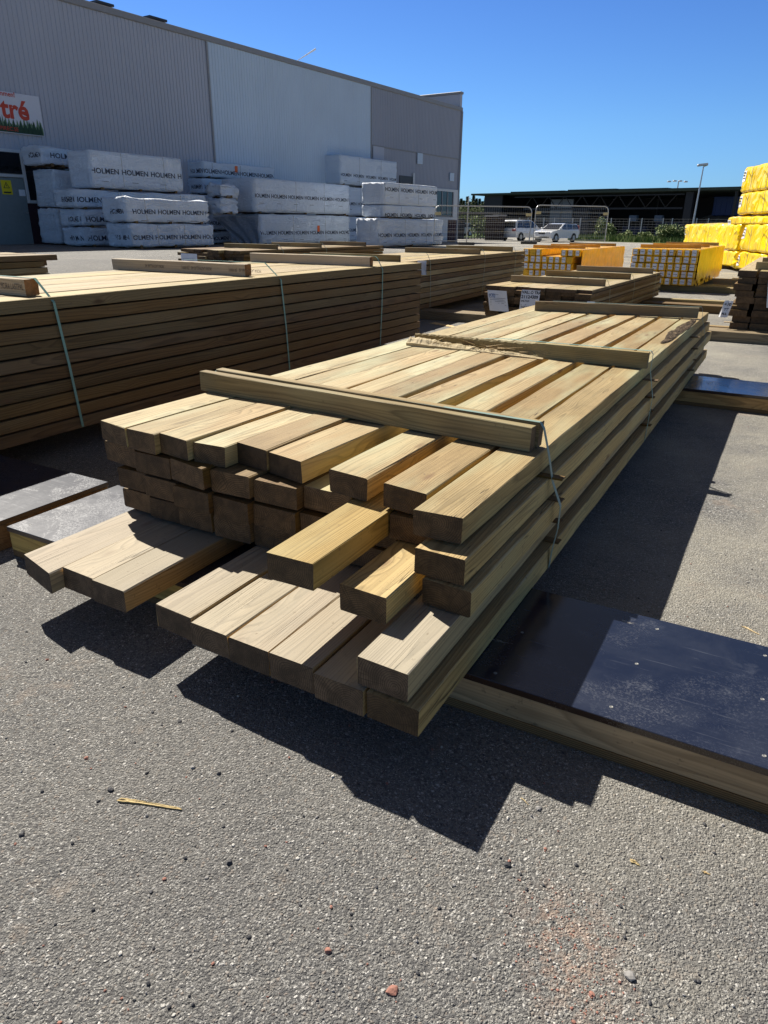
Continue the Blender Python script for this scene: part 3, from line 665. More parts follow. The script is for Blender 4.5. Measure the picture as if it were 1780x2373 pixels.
M_AMB = simple('amber_stained_stick', (.52, .29, .05), .6, .3, .25, 5)
def yellow_bundle(P, az, rows, cols, L, pw, ph, z0, label, skip, seed):
    root = empty('wrapped_beam_bundle', (P[0], P[1], zg(P[0], P[1])), az, label, 'timber bundle', 'bundles of yellow-wrapped beams')
    rr = random.Random(seed)
    for i in range(rows):
        for j in range(cols):
            if skip(i, j): continue
            x0 = rr.uniform(-.04, .04); b = MB()
            y0 = j * pw; zz = z0 + i * ph
            b.box(x0, L + rr.uniform(-.15, .1), y0 + .003, y0 + pw - .006, zz + .002, zz + ph - .005, bev=.008)
            o = b.build('wrapped_beam', M_YELD, root)
            if rr.random() < .92 or seed == 2:
                lw, lh = pw * rr.uniform(.50, .62), ph * rr.uniform(.62, .86); yc = y0 + pw * .5 + rr.uniform(-.012, .012); zc = zz + ph * .52
                q = MB(); X = x0 - .003; q.add([(X, yc + lw / 2, zc - lh / 2), (X, yc - lw / 2, zc - lh / 2), (X, yc - lw / 2 + .004, zc + lh / 2), (X, yc + lw / 2 + .004, zc + lh / 2)], [(0, 1, 2, 3)])
                lab = q.build('end_label', M_PAPER, o, fix=False)
                q = MB(); t_ = rr.uniform(-.004, .004); q.add([(X - .001, yc + lw * .45, zc - .002 + t_), (X - .001, yc - lw * .35, zc - .006), (X - .001, yc - lw * .35, zc + .004), (X - .001, yc + lw * .45, zc + .006 + t_)], [(0, 1, 2, 3)])
                q.build('printed_line', M_INK, lab, fix=False)
    zt = z0 + rows * ph; W_ = cols * pw
    for s in (.5, 1.9, 3.6):
        plank_obj('cross_stick', W_ - .1, .045, .075, M_AMB if s < 3 else W_STK, root, (s, .03, zt + .04), R(90), seed=4, segs=5)
    for s in (.6, 3.4):
        MB().ribbon([(s, W_ * .6, zt + .08), (s, .03, zt + .08), (s, .01, zt + .06), (s, -.006, zt - .05), (s, -.006, z0)], (1, 0, 0), .016, .0012).build('strap', M_STRAP, root)
    # torn film hanging along the right side
    b = MB(); n, k = 44, 12
    for i in range(n + 1):
        for j in range(k + 1):
            x = .12 + (L - .1) * i / n; v = j / k; z = zt - .01 - v * (zt - z0 + .015)
            b.v.append((x, -.012 - .022 * abs(N3(x * 3.1, z * 4, seed)) - .02 * abs(N3(x * 9, z * 2, seed + 4)), z))
    b.f = [(i * (k + 1) + j, (i + 1) * (k + 1) + j, (i + 1) * (k + 1) + j + 1, i * (k + 1) + j + 1) for i in range(n) for j in range(k)
           if j < k - 2 or N3(i * .25 + seed, j * .45, 4) > -.1]; b.m = [0] * len(b.f)
    b.build('side_film', M_YELD, root, smooth=True, fix=False)
    return root
yellow_bundle((6.50, 15.6), 30, 5, 9, 4.6, .150, .145, .135, 'neat bundle of yellow-wrapped beams, nine full columns of white end labels', lambda i, j: False, 2)
yellow_bundle((4.56, 17.62), 30, 4, 9, 4.5, .155, .160, .135, 'uneven bundle of yellow-wrapped beams with some missing from its top row', lambda i, j: i == 3 and 3 <= j <= 5 or (i <= 2 and j == 0), 3)

# ------------------------------------------------------------ wrapped packages
def wrap_mat(name, c0, c1, rough=.42, amp=.022):
    m = NT(name); tc = m.n('TexCoord').outputs['Object']
    a = m.noise(m.map(tc, sc_=(1, 1, 2.0)), 2.2, 6, .6, 1.6); b_ = m.noise(m.map(tc, (4, 2, 0), (2.5, 2.5, 1)), 3.4, 4, .55, 2.2)
    rid = m.math('SUBTRACT', 1.0, m.math('MULTIPLY', m.math('ABSOLUTE', m.math('SUBTRACT', b_, .5)), 7.0), clamp=True)
    rid2 = m.math('SUBTRACT', 1.0, m.math('MULTIPLY', m.math('ABSOLUTE', m.math('SUBTRACT', a, .5)), 6.0), clamp=True)
    h = m.math('ADD', m.math('MULTIPLY', rid, .6), rid2)
    c = m.mix(m.ramp(a, [(.3, 0.0), (.7, 1.0)]), c0, c1)
    return m.out(c, rough, m.bump(h, .95, amp * 1.5), .5)
M_WRAP = wrap_mat('white_plastic_wrap', (.80, .88, .98), (.86, .92, .99))
M_WRAPG = wrap_mat('grey_plastic_wrap', (.36, .39, .44), (.44, .47, .52))
WALLAZ = 33.45
def wrapmesh(L, Wd, H, amp, pleat, seed, nx=30, ny=12, nz=9, sag=0.0, rc=.05, tail=0.0):
    b = MB(); idx = {}
    def disp(x, y, z):
        q = Vector((min(max(x, rc), L - rc), min(max(y, rc), Wd - rc), min(max(z, rc * .5), H - rc)))
        p = Vector((x, y, z)); d = p - q
        if d.length > 1e-6: nn = d.normalized(); p = q + nn * rc
        else: nn = Vector((0, 0, 0))
        a = amp * noise.noise(Vector((x * 1.7 + seed, y * 2, z * 2.2)))
        endn = max(0, 1 - x / .55) + max(0, 1 - (L - x) / .55)
        a += pleat * endn * (abs(noise.noise(Vector((x * 1.5, y * 6 + seed, z * 7 + y * 4)))) - .2)
        p += nn * a
        if z > H * .5: p.z += sag * noise.noise(Vector((x * .8 + seed, y * .9, 3))) 
        if tail and z < H * .6 and y < .1 and x < .7: p.x -= tail * (1 - z / (H * .6)) * (1 - x / .7); 
        return p
    def vid(i, j, k):
        if (i, j, k) not in idx:
            idx[i, j, k] = len(b.v); b.v.append(tuple(disp(L * i / nx, Wd * j / ny, H * k / nz)))
        return idx[i, j, k]
    for i in range(nx):
        for k in range(nz):
            b.f.append((vid(i, 0, k), vid(i + 1, 0, k), vid(i + 1, 0, k + 1), vid(i, 0, k + 1)))
            b.f.append((vid(i, ny, k), vid(i, ny, k + 1), vid(i + 1, ny, k + 1), vid(i + 1, ny, k)))
        for j in range(ny):
            b.f.append((vid(i, j, nz), vid(i + 1, j, nz), vid(i + 1, j + 1, nz), vid(i, j + 1, nz)))
            b.f.append((vid(i, j, 0), vid(i, j + 1, 0), vid(i + 1, j + 1, 0), vid(i + 1, j, 0)))
    for j in range(ny):
        for k in range(nz):
            b.f.append((vid(0, j, k), vid(0, j, k + 1), vid(0, j + 1, k + 1), vid(0, j + 1, k)))
            b.f.append((vid(nx, j, k), vid(nx, j + 1, k), vid(nx, j + 1, k + 1), vid(nx, j, k + 1)))
    b.m = [0] * len(b.f); return b, disp
def package(anchor, xc, xr, yt, yb, label, xl=None, Wd=1.15, text=.5, tsz=.25, pitch=1.13, toff=.1, amp=.02, pleat=.05, sag=.02, base=True, tag_at=None, bands=(.32, .68), seed=1, endtext=False, mat=None, tail=0.0, Lmax=5.4, sticker=False, drape=False, az=None):
    az = R(WALLAZ if az is None else az)
    s0, _ = vplane(xc, (yt + yb) / 2, anchor, az); s1, _ = vplane(xr, (yt + yb) / 2, anchor, az)
    _, zb_ = vplane(xc, yb, anchor, az); _, zt_ = vplane(xc, yt, anchor, az)
    L = min(max(.6, s1 - s0), Lmax); H = zt_ - zb_
    P = (anchor[0] + math.sin(az) * s0, anchor[1] + math.cos(az) * s0, zb_)
    root = empty('wrapped_package', P, math.degrees(az), label, 'timber package', 'white-wrapped timber packages')
    hb = .07 if base else 0.0
    b, disp = wrapmesh(L, Wd, H - hb, amp, pleat, seed * 3.7, sag=sag, tail=tail)
    b.v = [(x, y, z + hb) for x, y, z in b.v]
    wr = b.build('wrap', mat or M_WRAP, root, smooth=True)
    if base:
        for x in (.35, L * .5, L - .35): MB().box(x - .05, x + .05, .01, Wd - .01, 0.0, hb + .03).build('pallet_block', W_DARK, root)
    def face(vs, off=.006):
        out = []
        for (x, z) in vs:
            xx = min(max(x, .01), L - .01); q = disp(xx, 0.0, min(max(z - hb, .02), H - hb - .02)); out.append((x, q.y - off, z))
        return out
    if text is not None:
        k = 0; x = toff; q = MB()
        while x < L - .10:
            vs, fs = text_mesh('HOLMEN', tsz * .82, tsz * .016, 0, 1.22)
            wl = max(v[0] for v in vs)
            keep = [f for f in fs if all(x + vs[i][0] < L - .04 and x + vs[i][0] > .03 for i in f)]
            pts = face([(x + v[0], H * text + v[1] - tsz * .35) for v in vs])
            q = MB(); q.add(pts, keep)
            used = sorted(set(i for f in keep for i in f)); mp = {o: n for n, o in enumerate(used)}
            q.v = [q.v[i] for i in used]; q.f = [tuple(mp[i] for i in f) for f in keep]; q.m = [0] * len(q.f)
            if q.f: q.build('printed_lettering', M_DKINK, wr, fix=False)
            q = MB(); sx_ = x + wl * .35
            if sx_ < L - .35 and H * text - tsz > .12:
                q.add(face([(sx_, H * text - tsz * 1.25), (sx_ + .26, H * text - tsz * 1.25), (sx_ + .26, H * text - tsz * 1.25 + .012), (sx_, H * text - tsz * 1.25 + .012)]), [(0, 1, 2, 3)])
                q.build('small_print', M_DKINK, wr, fix=False)
            x += pitch
    if endtext:
        vs, fs = text_mesh('HOLMEN', tsz * .82, tsz * .016, 0, .80); wl = max(v[0] for v in vs); q = MB()
        pts = []
        for v in vs:
            y = wl * 0 + Wd * .62 - v[0]; z = H * (text or .5) + v[1] - tsz * .35
            pp = disp(0.0, min(max(y, .02), Wd), min(max(z - hb, .02), H - hb - .02)); pts.append((pp.x - .008, y, z))
        q.add(pts, fs); q.build('printed_lettering', M_DKINK, wr, fix=False)
    for f in bands:
        x = L * f; q = MB()
        pts = [(x, 0, hb + .03)] + [(x, 0, hb + (H - hb) * t) for t in (.25, .5, .75)] + [(x, 0, H - .05), (x, .05, H), (x, .5, H), (x, Wd - .03, H)]
        pp = []
        for p in pts[:-3]: pp.append((x, disp(x, 0, p[2] - hb).y - .006, p[2]))
        for p in pts[-3:]: z_ = disp(x, p[1], H - hb).z + hb + .005; pp.append((x, p[1], z_))
        q.ribbon(pp, (1, 0, 0), .022, .002); q.build('band', M_STEEL, root)
    if tag_at is not None:
        y, z = tag_at[0] * Wd, tag_at[1] * H; q = MB(); X = disp(0, y, z - hb).x - .03
        q.add([(X, y + .13, z - .15), (X, y - .13, z - .15), (X, y - .13, z + .15), (X, y + .13, z + .15)], [(0, 1, 2, 3)]); q.build('paper_tag', M_WRAP, root, fix=False)
    if drape:
        q = MB(); n, k = 26, 12
        for i in range(n + 1):
            for j in range(k + 1):
                u, v = i / n, j / k; yy = (Wd * 1.32 * v + Wd * .62 * (1 - v)) * u; fold = .09 * abs(math.sin(u * 9 + (1 - v) * 2.5)) * (.35 + (1 - v)) + .05 * N3(u * 5, v * 3, 6)
                q.v.append((-.07 - fold - .25 * u * v, yy - .03, hb + (H - hb) * v * (1 - .12 * u * v)))
        q.f = [(i * (k + 1) + j, (i + 1) * (k + 1) + j, (i + 1) * (k + 1) + j + 1, i * (k + 1) + j + 1) for i in range(n) for j in range(k)]; q.m = [0] * len(q.f)
        q.build('loose_sheet', M_WRAPG, wr, smooth=True, fix=False)
    if sticker:
        x = L * sticker; q = MB(); zz = H * (text or .5)
        q.add(face([(x, zz + .02), (x + .17, zz + .02), (x + .17, zz + .27), (x, zz + .27)], .012), [(0, 1, 2, 3)]); q.build('orange_sticker', M_ORG, root, fix=False)
    return root, P, L, H
A_f = gat(195, 573); A_b = gat(137, 569); A_l2 = gat(305, 577); A_m = gat(480, 566); A_n = gat(602, 570); A_o = gat(800, 562); A_q = gat(877, 574.5)
# far-left column by the door
package(A_b, 137, 215, 483, 568, 'white package standing on the ground nearest the grey door, blank crumpled end', text=None, tag_at=(.3, .75), seed=2, pleat=.09, bands=())
package(A_b, 128, 205, 392, 482, 'blank-ended white package second from the ground beside the door windows', text=.15, tsz=.25, toff=.55, tag_at=(.25, .3), seed=3, bands=())
package(A_b, 96, 190, 339, 384, 'creased white package on top of the stack nearest the door', text=.62, toff=.30, amp=.05, pleat=.10, sag=.12, seed=4, endtext=True, bands=())
package(A_f, 195, 400, 528, 573, 'white package on the ground under three others, left of the front pair', text=.5, toff=.12, endtext=True, amp=.04, pleat=.09, seed=5, bands=(.6,))
package(A_f, 190, 400, 485, 527, 'white package second from the ground, left of the front pair', text=.5, toff=.12, endtext=True, amp=.04, pleat=.08, seed=6, bands=(.6,))
package(A_f, 174, 479, 438, 484, 'white package directly under the tallest plain-sided one', text=.52, toff=-.06, endtext=True, amp=.035, pleat=.07, seed=7, bands=(.3, .78))
package(A_f, 210, 422, 346, 438, 'tall smooth white package crowning the left stacks, lettering across its middle', text=.50, toff=-.02, pitch=1.16, tsz=.26, amp=.006, pleat=.02, sag=.01, tag_at=(.25, .28), seed=8, bands=(.32, .78))
# front pair of the left stacks
package(A_l2, 305, 497, 519, 577, 'white package on the ground at the front of the left stacks', text=.48, toff=-.10, endtext=True, amp=.04, pleat=.10, seed=9, tsz=.22, pitch=.98, bands=(.3, .62))
package(A_l2, 292, 485, 458, 518, 'slumped white package on top of the front pair at the left', text=.50, toff=.20, endtext=True, amp=.045, pleat=.12, seed=10, tsz=.22, pitch=.98, bands=(.22,), sag=.05)
# middle stack against the wall
package(A_m, 487, 650, 537, 566, 'lowest white package of the stack half hidden between the front stacks', endtext=True, amp=.06, pleat=.14, seed=11)
package(A_m, 480, 650, 494, 536, 'second white package from the ground, half hidden between the front stacks', amp=.06, pleat=.14, seed=12, endtext=True)
package(A_m, 474, 650, 451, 493, 'bluish white package third from the ground between the front stacks', amp=.05, pleat=.1, seed=13)
package(A_m, 470, 640, 412, 450, 'white package under the top one with the orange sticker against the wall', amp=.04, pleat=.1, seed=14, endtext=True, bands=(.25, .6))
package(A_m, 470, 636, 373, 411, 'white package with an orange sticker, topmost of the stack against the wall', text=.45, toff=-.1, sticker=.42, amp=.03, pleat=.06, seed=15, endtext=True, bands=(.12, .5), tsz=.27, sag=.04)
# crumpled bale left of the centre pair
package(A_n, 512, 600, 430, 458, 'small crumpled bale of wrapping wedged at the top left of the centre pair', text=None, amp=.12, pleat=.25, seed=16, Lmax=.9, bands=(), sag=.1, Wd=.8)
package(A_n, 512, 600, 462, 496, 'small sagging white bale under the crumpled one beside the centre pair', text=None, amp=.10, pleat=.2, seed=17, Lmax=.9, bands=(), Wd=.8)
# centre pair
package(A_n, 602, 811, 496, 569, 'white package on the ground in the centre, loose plastic flapping off its left end', text=.42, toff=.02, pitch=1.06, tsz=.24, amp=.02, pleat=.16, Wd=1.75, sticker=.60, Lmax=7.5, drape=True, seed=18, bands=(.34, .7))
package(A_n, 588, 811, 411, 494, 'big smooth white package on top of the centre pair, bright upper edge', text=.52, toff=-.05, pitch=1.06, tsz=.24, amp=.01, pleat=.03, Wd=1.75, Lmax=7.5, tag_at=(.3, .70), seed=19, bands=(.40, .70), sag=.02)
# stack behind, right of centre
package(A_o, 803, 925, 502, 562, 'lowest package of the stack hidden behind the two right-hand stacks', seed=20, Lmax=4.6)
package(A_o, 797, 925, 432, 501, 'middle package of the stack hidden behind the two right-hand stacks', seed=21, text=.45, Lmax=4.8)
package(A_o, 788, 927, 357, 428, 'tall white package standing highest of the right-hand stacks, against the pale wall', text=.36, toff=.0, pitch=1.16, tsz=.24, amp=.012, pleat=.04, seed=22, bands=(.32, .70))
# right front stack
package(A_q, 877, 1031, 506, 574, 'long white package on the ground at the right end of the stacks', text=.44, toff=.02, pitch=1.12, tsz=.24, amp=.03, pleat=.13, seed=23, tag_at=(.45, .75), bands=(.38, .72))
package(A_q, 891, 1011, 474, 505, 'thin package with smeared lettering in the middle of the right-end stack', text=.28, toff=.02, pitch=1.18, tsz=.24, amp=.015, pleat=.05, seed=24, tag_at=(.25, .4), bands=(.30, .68))
package(A_q, 892, 1014, 421, 472, 'white package topping the right-end stack, lettering high on its side', text=.70, toff=.02, pitch=1.18, tsz=.25, amp=.012, pleat=.04, seed=25, tag_at=(.35, .2), bands=(.25, .62), base=False)

# ---- yellow wrapped packages at the right edge
def ypack(P, k0, k1, Wd, z0, z1, az, label, seed, pleat=.08, amp=.03, tagx=True):
    az_ = R(az); Q = (P[0] + math.sin(az_) * k1, P[1] + math.cos(az_) * k1, z0); L = k1 - k0
    root = empty('wrapped_package', Q, az + 180, label, 'timber package', 'yellow-wrapped timber packages')
    b, disp = wrapmesh(L, Wd, z1 - z0, amp, pleat, seed * 2.3, nx=60, ny=10, nz=12, sag=.03, rc=.07)
    wr = b.build('wrap', M_YEL, root, smooth=True)
    q = MB(); H = z1 - z0
    fy = lambda x, z: disp(x, 0, z).y - .012
    q.add([(.10, fy(.1, H - .1), H - .10), (.42, fy(.42, H - .1), H - .10), (.42, fy(.42, H - .4), H - .40), (.10, fy(.1, H - .4), H - .42)], [(0, 1, 2, 3)]); lab = q.build('paper_tag', M_PAPER, root, fix=False)
    q = MB()
    for i, (u0, u1) in enumerate(((.14, .38), (.14, .34), (.14, .38))):
        z = H - .17 - i * .08; q.add([(u0, fy(u0, z) - .006, z), (u1, fy(u1, z) - .006, z), (u1, fy(u1, z) - .006, z + .03), (u0, fy(u0, z) - .006, z + .03)], [(0, 1, 2, 3)])
    q.build('printed_text', M_INK, lab, fix=False)
    for f in (1.0, 2.6, 4.3):
        if f < L - .2:
            pp = [(f, disp(f, 0, H * t).y - .006, H * t) for t in (0.02, .25, .5, .75, .92)] + [(f, .05, H + .02), (f, Wd * .7, H + .02)]
            MB().ribbon(pp, (1, 0, 0), .02, .002).build('strap', M_STRAP, root)
    return root
YP = gat(1691, 627); YAZ = R(10.5); yk = lambda px, py: vplane(px, py, YP, YAZ)
for (pl, kn, xr_, yt_, yb_, Wd_, lb, sd, pt, am) in (
    (1662, -.45, 1690, 581.5, 627, 1.3, 'lowest yellow package, puckered, mostly behind the label-ended beams', 1, .14, .05),
    (1702, -7, 1720, 583, 629, 1.3, 'lowest yellow package at the right edge, its wrap gathered at the left', 2, .14, .05),
    (1580, -.35, 1700, 519, 579, 1.3, 'long glossy yellow package in many folds, reaching farthest left', 3, .10, .07),
    (1712, -7, 1730, 519, 580, 1.3, 'yellow package with a dark underside, second from the ground at the right edge', 4, .10, .05),
    (1686, -7, 1720, 501, 518, 1.2, 'thin yellow package in the middle of the tall yellow stack', 5, .05, .03),
    (1707, -7, 1740, 444, 494, 1.2, 'yellow package just under the topmost one, white tag at its left end', 6, .08, .04),
    (1716, -7, 1740, 385, 442, 1.2, 'topmost yellow package of the tall stack at the right edge', 7, .08, .04)):
    k1 = yk(pl, yb_)[0]; z1_ = yk(xr_, yt_)[1]; z0_ = yk(xr_, yb_)[1]
    ypack(YP, kn, k1, Wd_, max(.13, z0_), z1_, 10.5, lb, sd, pleat=pt, amp=am)
timber_bearer((10.0, 25.2), 100, 4.2, .2, .13, 'bearer under the tall yellow-wrapped stack')

# ------------------------------------------------------------ building with the corrugated wall
WP = gat(60, 566.0); waz = R(WALLAZ)
wx = lambda px, py: vplane(px, py, WP, waz)
def wall_mat(name, c, var=.05):
    m = NT(name); tc = m.n('TexCoord').outputs['Object']
    a = m.noise(m.map(tc, sc_=(.4, .4, .25)), 1.0, 5, .6); st = m.noise(m.map(tc, sc_=(6, 6, .12)), 1.0, 3)
    cc = m.mix(m.ramp(a, [(.3, 0.0), (.7, 1.0)]), tuple(x * (1 - var) for x in c), tuple(x * (1 + var) for x in c))
    cc = m.mix(m.ramp(st, [(.5, 0.0), (.8, .18)]), cc, tuple(x * .7 for x in c))
    return m.out(cc, .5, None, .35)
M_WALLG = wall_mat('grey_brown_cladding', (.39, .405, .46)); M_WALLB = wall_mat('pale_blue_cladding', (.48, .57, .67))
M_TRIM = simple('grey_trim', (.24, .24, .245), .5, .4, .05); M_WHITEP = simple('white_paint', (.55, .56, .56), .5, .4, .05)
M_DOOR = simple('grey_green_door', (.20, .235, .235), .45, .4, .06); M_BRICK = simple('maroon_brick', (.045, .022, .028), .8, .2, .3, 20)
m_ = NT('dark_window_glass'); M_GLASS = m_.out((.012, .014, .018), .08, None, .6)
M_ROOF = simple('roof_sheet', (.12, .12, .125), .6, .3, .1)
sL = -6.0; sR, _ = wx(1057, 555); zTop = wx(60, -30)[1]; zTop = .5 * (zTop + wx(1064, 252)[1])
zbase = zg(WP[0], WP[1])
hall = empty('warehouse', (WP[0], WP[1], 0), WALLAZ, 'large grey warehouse with a ribbed metal wall behind the white packages', 'building')
s1 = wx(486, 231)[0]; s2 = wx(859.5, 260)[0]
def clad(x0, x1, z0, z1, mat, pitch=.17, depth=.022, name='wall_panel', yoff=0.0, cuts=()):
    b = MB(); n = int((x1 - x0) / pitch); prof = []
    for i in range(n + 1):
        x = x0 + i * pitch
        for dx, dy in ((0, 0), (.085, 0), (.10, 1), (.155, 1)):
            if x + dx < x1: prof.append((x + dx, yoff - depth * dy))
    prof.append((x1, yoff))
    k = len(prof); b.v = [(p[0], p[1], z) for z in (z0, z1) for p in prof]
    b.f = [(i, i + 1, k + i + 1, k + i) for i in range(k - 1)]; b.m = [0] * len(b.f)
    return b.build(name, mat, hall, fix=False)
zwin = wx(20, 345)[1]                                   # top of the dark window band by the door
xband = wx(180, 450)[0]
clad(sL, xband, zwin, zTop - .12, M_WALLG); clad(xband, s1, zbase - .6, zTop - .12, M_WALLG)
clad(s1 + .02, s2 - .02, -.3, zTop - .12, M_WALLB, .17, .016, yoff=-.02); zseam = wx(950, 349)[1]
M_WALLD = wall_mat('darker_grey_cladding', (.31, .32, .365))
clad(s2, sR - .15, zseam, zTop - .12, M_WALLD)
clad(s2, sR - .15, wx(1010, 440)[1], zseam - .08, M_WALLD, .17, .015, yoff=.02)
MB().box(s2, sR - .15, -.03, .05, zseam - .08, zseam, bev=.01).build('seam_flashing', M_TRIM, hall)
MB().box(s1 - .04, s1 + .05, -.06, .0, -.3, zTop - .15).build('corner_trim', M_TRIM, hall)
MB().box(s2 - .05, s2 + .04, -.06, .0, -.3, zTop - .15).build('corner_trim', M_TRIM, hall)
MB().box(sR - .16, sR, -.05, 16, -.4, zTop).build('end_wall', M_WALLG, hall)
MB().box(sL, sR, -.09, .25, zTop - .12, zTop + .10, bev=.02).build('coping', M_TRIM, hall)
MB().box(sL, sR - .2, .26, 30, zTop - .55, zTop - .4).build('roof', M_ROOF, hall)
MB().box(sL, sR, .08, .3, -.4, zTop - .13).build('inner_wall', M_TRIM, hall)
_, zpar = wx(1066, 217)
MB().box(sR - .30, sR + .01, .0, 11, zTop + .101, zpar, bev=.02).build('parapet', M_WALLG, hall)
MB().box(sR - .36, sR + .05, -.06, 11.2, zpar, zpar + .14, bev=.02).build('parapet_coping', M_TRIM, hall)
MB().box(sR - .12, sR + .03, -.10, -.001, -.3, zTop - .12).build('corner_trim', M_TRIM, hall)
for (px, py, hw) in ((273, 28, .22), (394, 60, .28)):
    s, z = wx(px, py); b = MB(); b.box(s - hw, s + hw, .6, 1.1, zTop - .4, zTop + .30); b.box(s - hw - .25, s + hw + .05, .5, 1.2, zTop + .30, zTop + .38)
    b.build('roof_vent', M_DARKMETAL, hall)
# door and windows at the left
def wrect(x0, y0, x1, y1, name, mat, y=-.05, th=.05, parent=None, xref=None):
    """panel on the wall whose corners are seen at these photograph pixels"""
    a, zt_ = wx(x0, y0); c, zb_ = wx(x1, y1)
    o = MB().box(min(a, c), max(a, c), y, y + th, zb_, zt_, bev=.004).build(name, mat, parent or hall); return a, c, zb_, zt_, o
dz1 = wx(57, 414)[1]; dxr = wx(66, 490)[0]; dxl = dxr - 1.25
door = MB().box(dxl, dxr, -.02, .04, zbase, dz1, bev=.005).build('door', M_DOOR, hall)
MB().box(dxr - .16, dxr - .05, -.09, -.02, zbase + 1.0, zbase + 1.03).build('handle', M_STEEL, door)
MB().box(dxr - .24, dxr - .02, -.026, -.021, zbase + 1.55, zbase + 1.75).build('lock_sticker', M_PAPER, door)
M_YSIGN = simple('warning_yellow', (.75, .60, .02), .5, .3, .05)
ws = MB().box(dxl + .42, dxl + .78, -.03, -.021, zbase + 1.58, zbase + 2.02, bev=.002).build('warning_sign', M_YSIGN, door)
b = MB(); cx_ = dxl + .60; cz_ = zbase + 1.86
for (ra, rb) in ((.13, .095),):
    P = lambda r, a: (cx_ + r * math.sin(a), -.0315, cz_ + r * math.cos(a) - .02)
    b.add([P(ra, 0), P(ra, 2.094), P(ra, 4.189), P(rb, 0), P(rb, 2.094), P(rb, 4.189)], [(0, 3, 4, 1), (1, 4, 5, 2), (2, 5, 3, 0)])
b.add([(cx_ + a, -.0315, cz_ + c) for a, c in ((-.008, .03), (.012, .03), (.004, -.005), (.02, -.005), (-.008, -.06), (.0, -.015), (-.014, -.015))], [(0, 1, 2, 3, 4, 5, 6)])
b.build('warning_triangle', M_INK, ws, fix=False)
MB().box(cx_ - .13, cx_ + .13, -.0318, -.0305, zbase + 1.62, zbase + 1.67).build('warning_text', M_INK, ws)
zsill = wx(70, 464)[1]; zlow = zbase
win = MB().box(sL, dxr + .02, .01, .06, dz1 + .14, zwin - .10).build('window', M_GLASS, hall)
MB().box(sL, dxr + .1, -.04, .07, zwin - .10, zwin, bev=.01).build('window_frame', M_WHITEP, win)
MB().box(sL, dxr + .02, -.04, .07, dz1 + .02, dz1 + .12, bev=.01).build('window_frame', M_WHITEP, win)
MB().box(dxr + .02, dxr + .12, -.045, .07, zsill - .1, zwin - .10, bev=.01).build('door_frame', M_WHITEP, hall)
w2 = MB().box(dxr + .12, xband, .01, .06, zsill, zwin - .02).build('window', M_GLASS, hall)
MB().box(dxr + .12, xband, -.05, .07, zsill - .10, zsill, bev=.01).build('window_sill', M_WHITEP, w2)
MB().box(dxr + .02, xband, -.01, .07, zbase - .4, zsill - .10).build('brick_panel', M_BRICK, hall)
w3 = MB().box(dxl - 1.5, dxl - .1, .01, .06, zsill, dz1).build('window', M_GLASS, hall)
MB().box(dxl - 1.5, dxl - .02, -.05, .07, zsill - .10, zsill, bev=.01).build('window_sill', M_WHITEP, w3)
MB().box(dxl - 1.5, dxl - .02, -.01, .07, zbase - .4, zsill - .10).build('brick_panel', M_BRICK, hall)
# openings and panels at the right part of the wall
wrect(863, 338, 888, 420, 'blank_panel', M_WALLG, -.06, .04)
wrect(966, 354, 977, 381, 'vent_panel', M_WALLB, -.08, .05); wrect(1041, 400, 1050, 420, 'vent_panel', M_WALLB, -.08, .05)
a, c, zb_, zt_, _o = wrect(925, 406, 953, 500, 'doorway', M_DARKMETAL, -.045, .03); MB().box(c, c + .18, -.10, -.001, zb_, zt_ + .2).build('door_frame', M_WHITEP, hall)
a, c, zb_, zt_, gw = wrect(1011, 442, 1047, 500, 'window', M_GLASS, -.03, .03)
for f in (0, .33, .66, 1): MB().box(a + (c - a) * f - .05, a + (c - a) * f + .05, -.06, -.031, zb_, zt_).build('window_frame', M_TRIM, gw)
MB().box(a - .1, c + .1, -.09, -.03, zt_, zt_ + .15).build('window_frame', M_WHITEP, gw)
MB().box(c + .06, sR - .13, -.07, .05, zb_ - .1, zt_ + .15).build('white_panel', M_WHITEP, hall)
MB().box(s2, sR - .13, -.09, .05, zb_ - .25, zb_ - .1).build('window_sill', M_WHITEP, hall)
MB().box(s2, sR - 1.4, -.05, .06, -.3, zb_ - .25).build('base_panel', M_WHITEP, hall)
MB().box(sR - 1.4, sR - .13, -.04, .06, -.3, zb_ - .25).build('brick_panel', M_BRICK, hall)

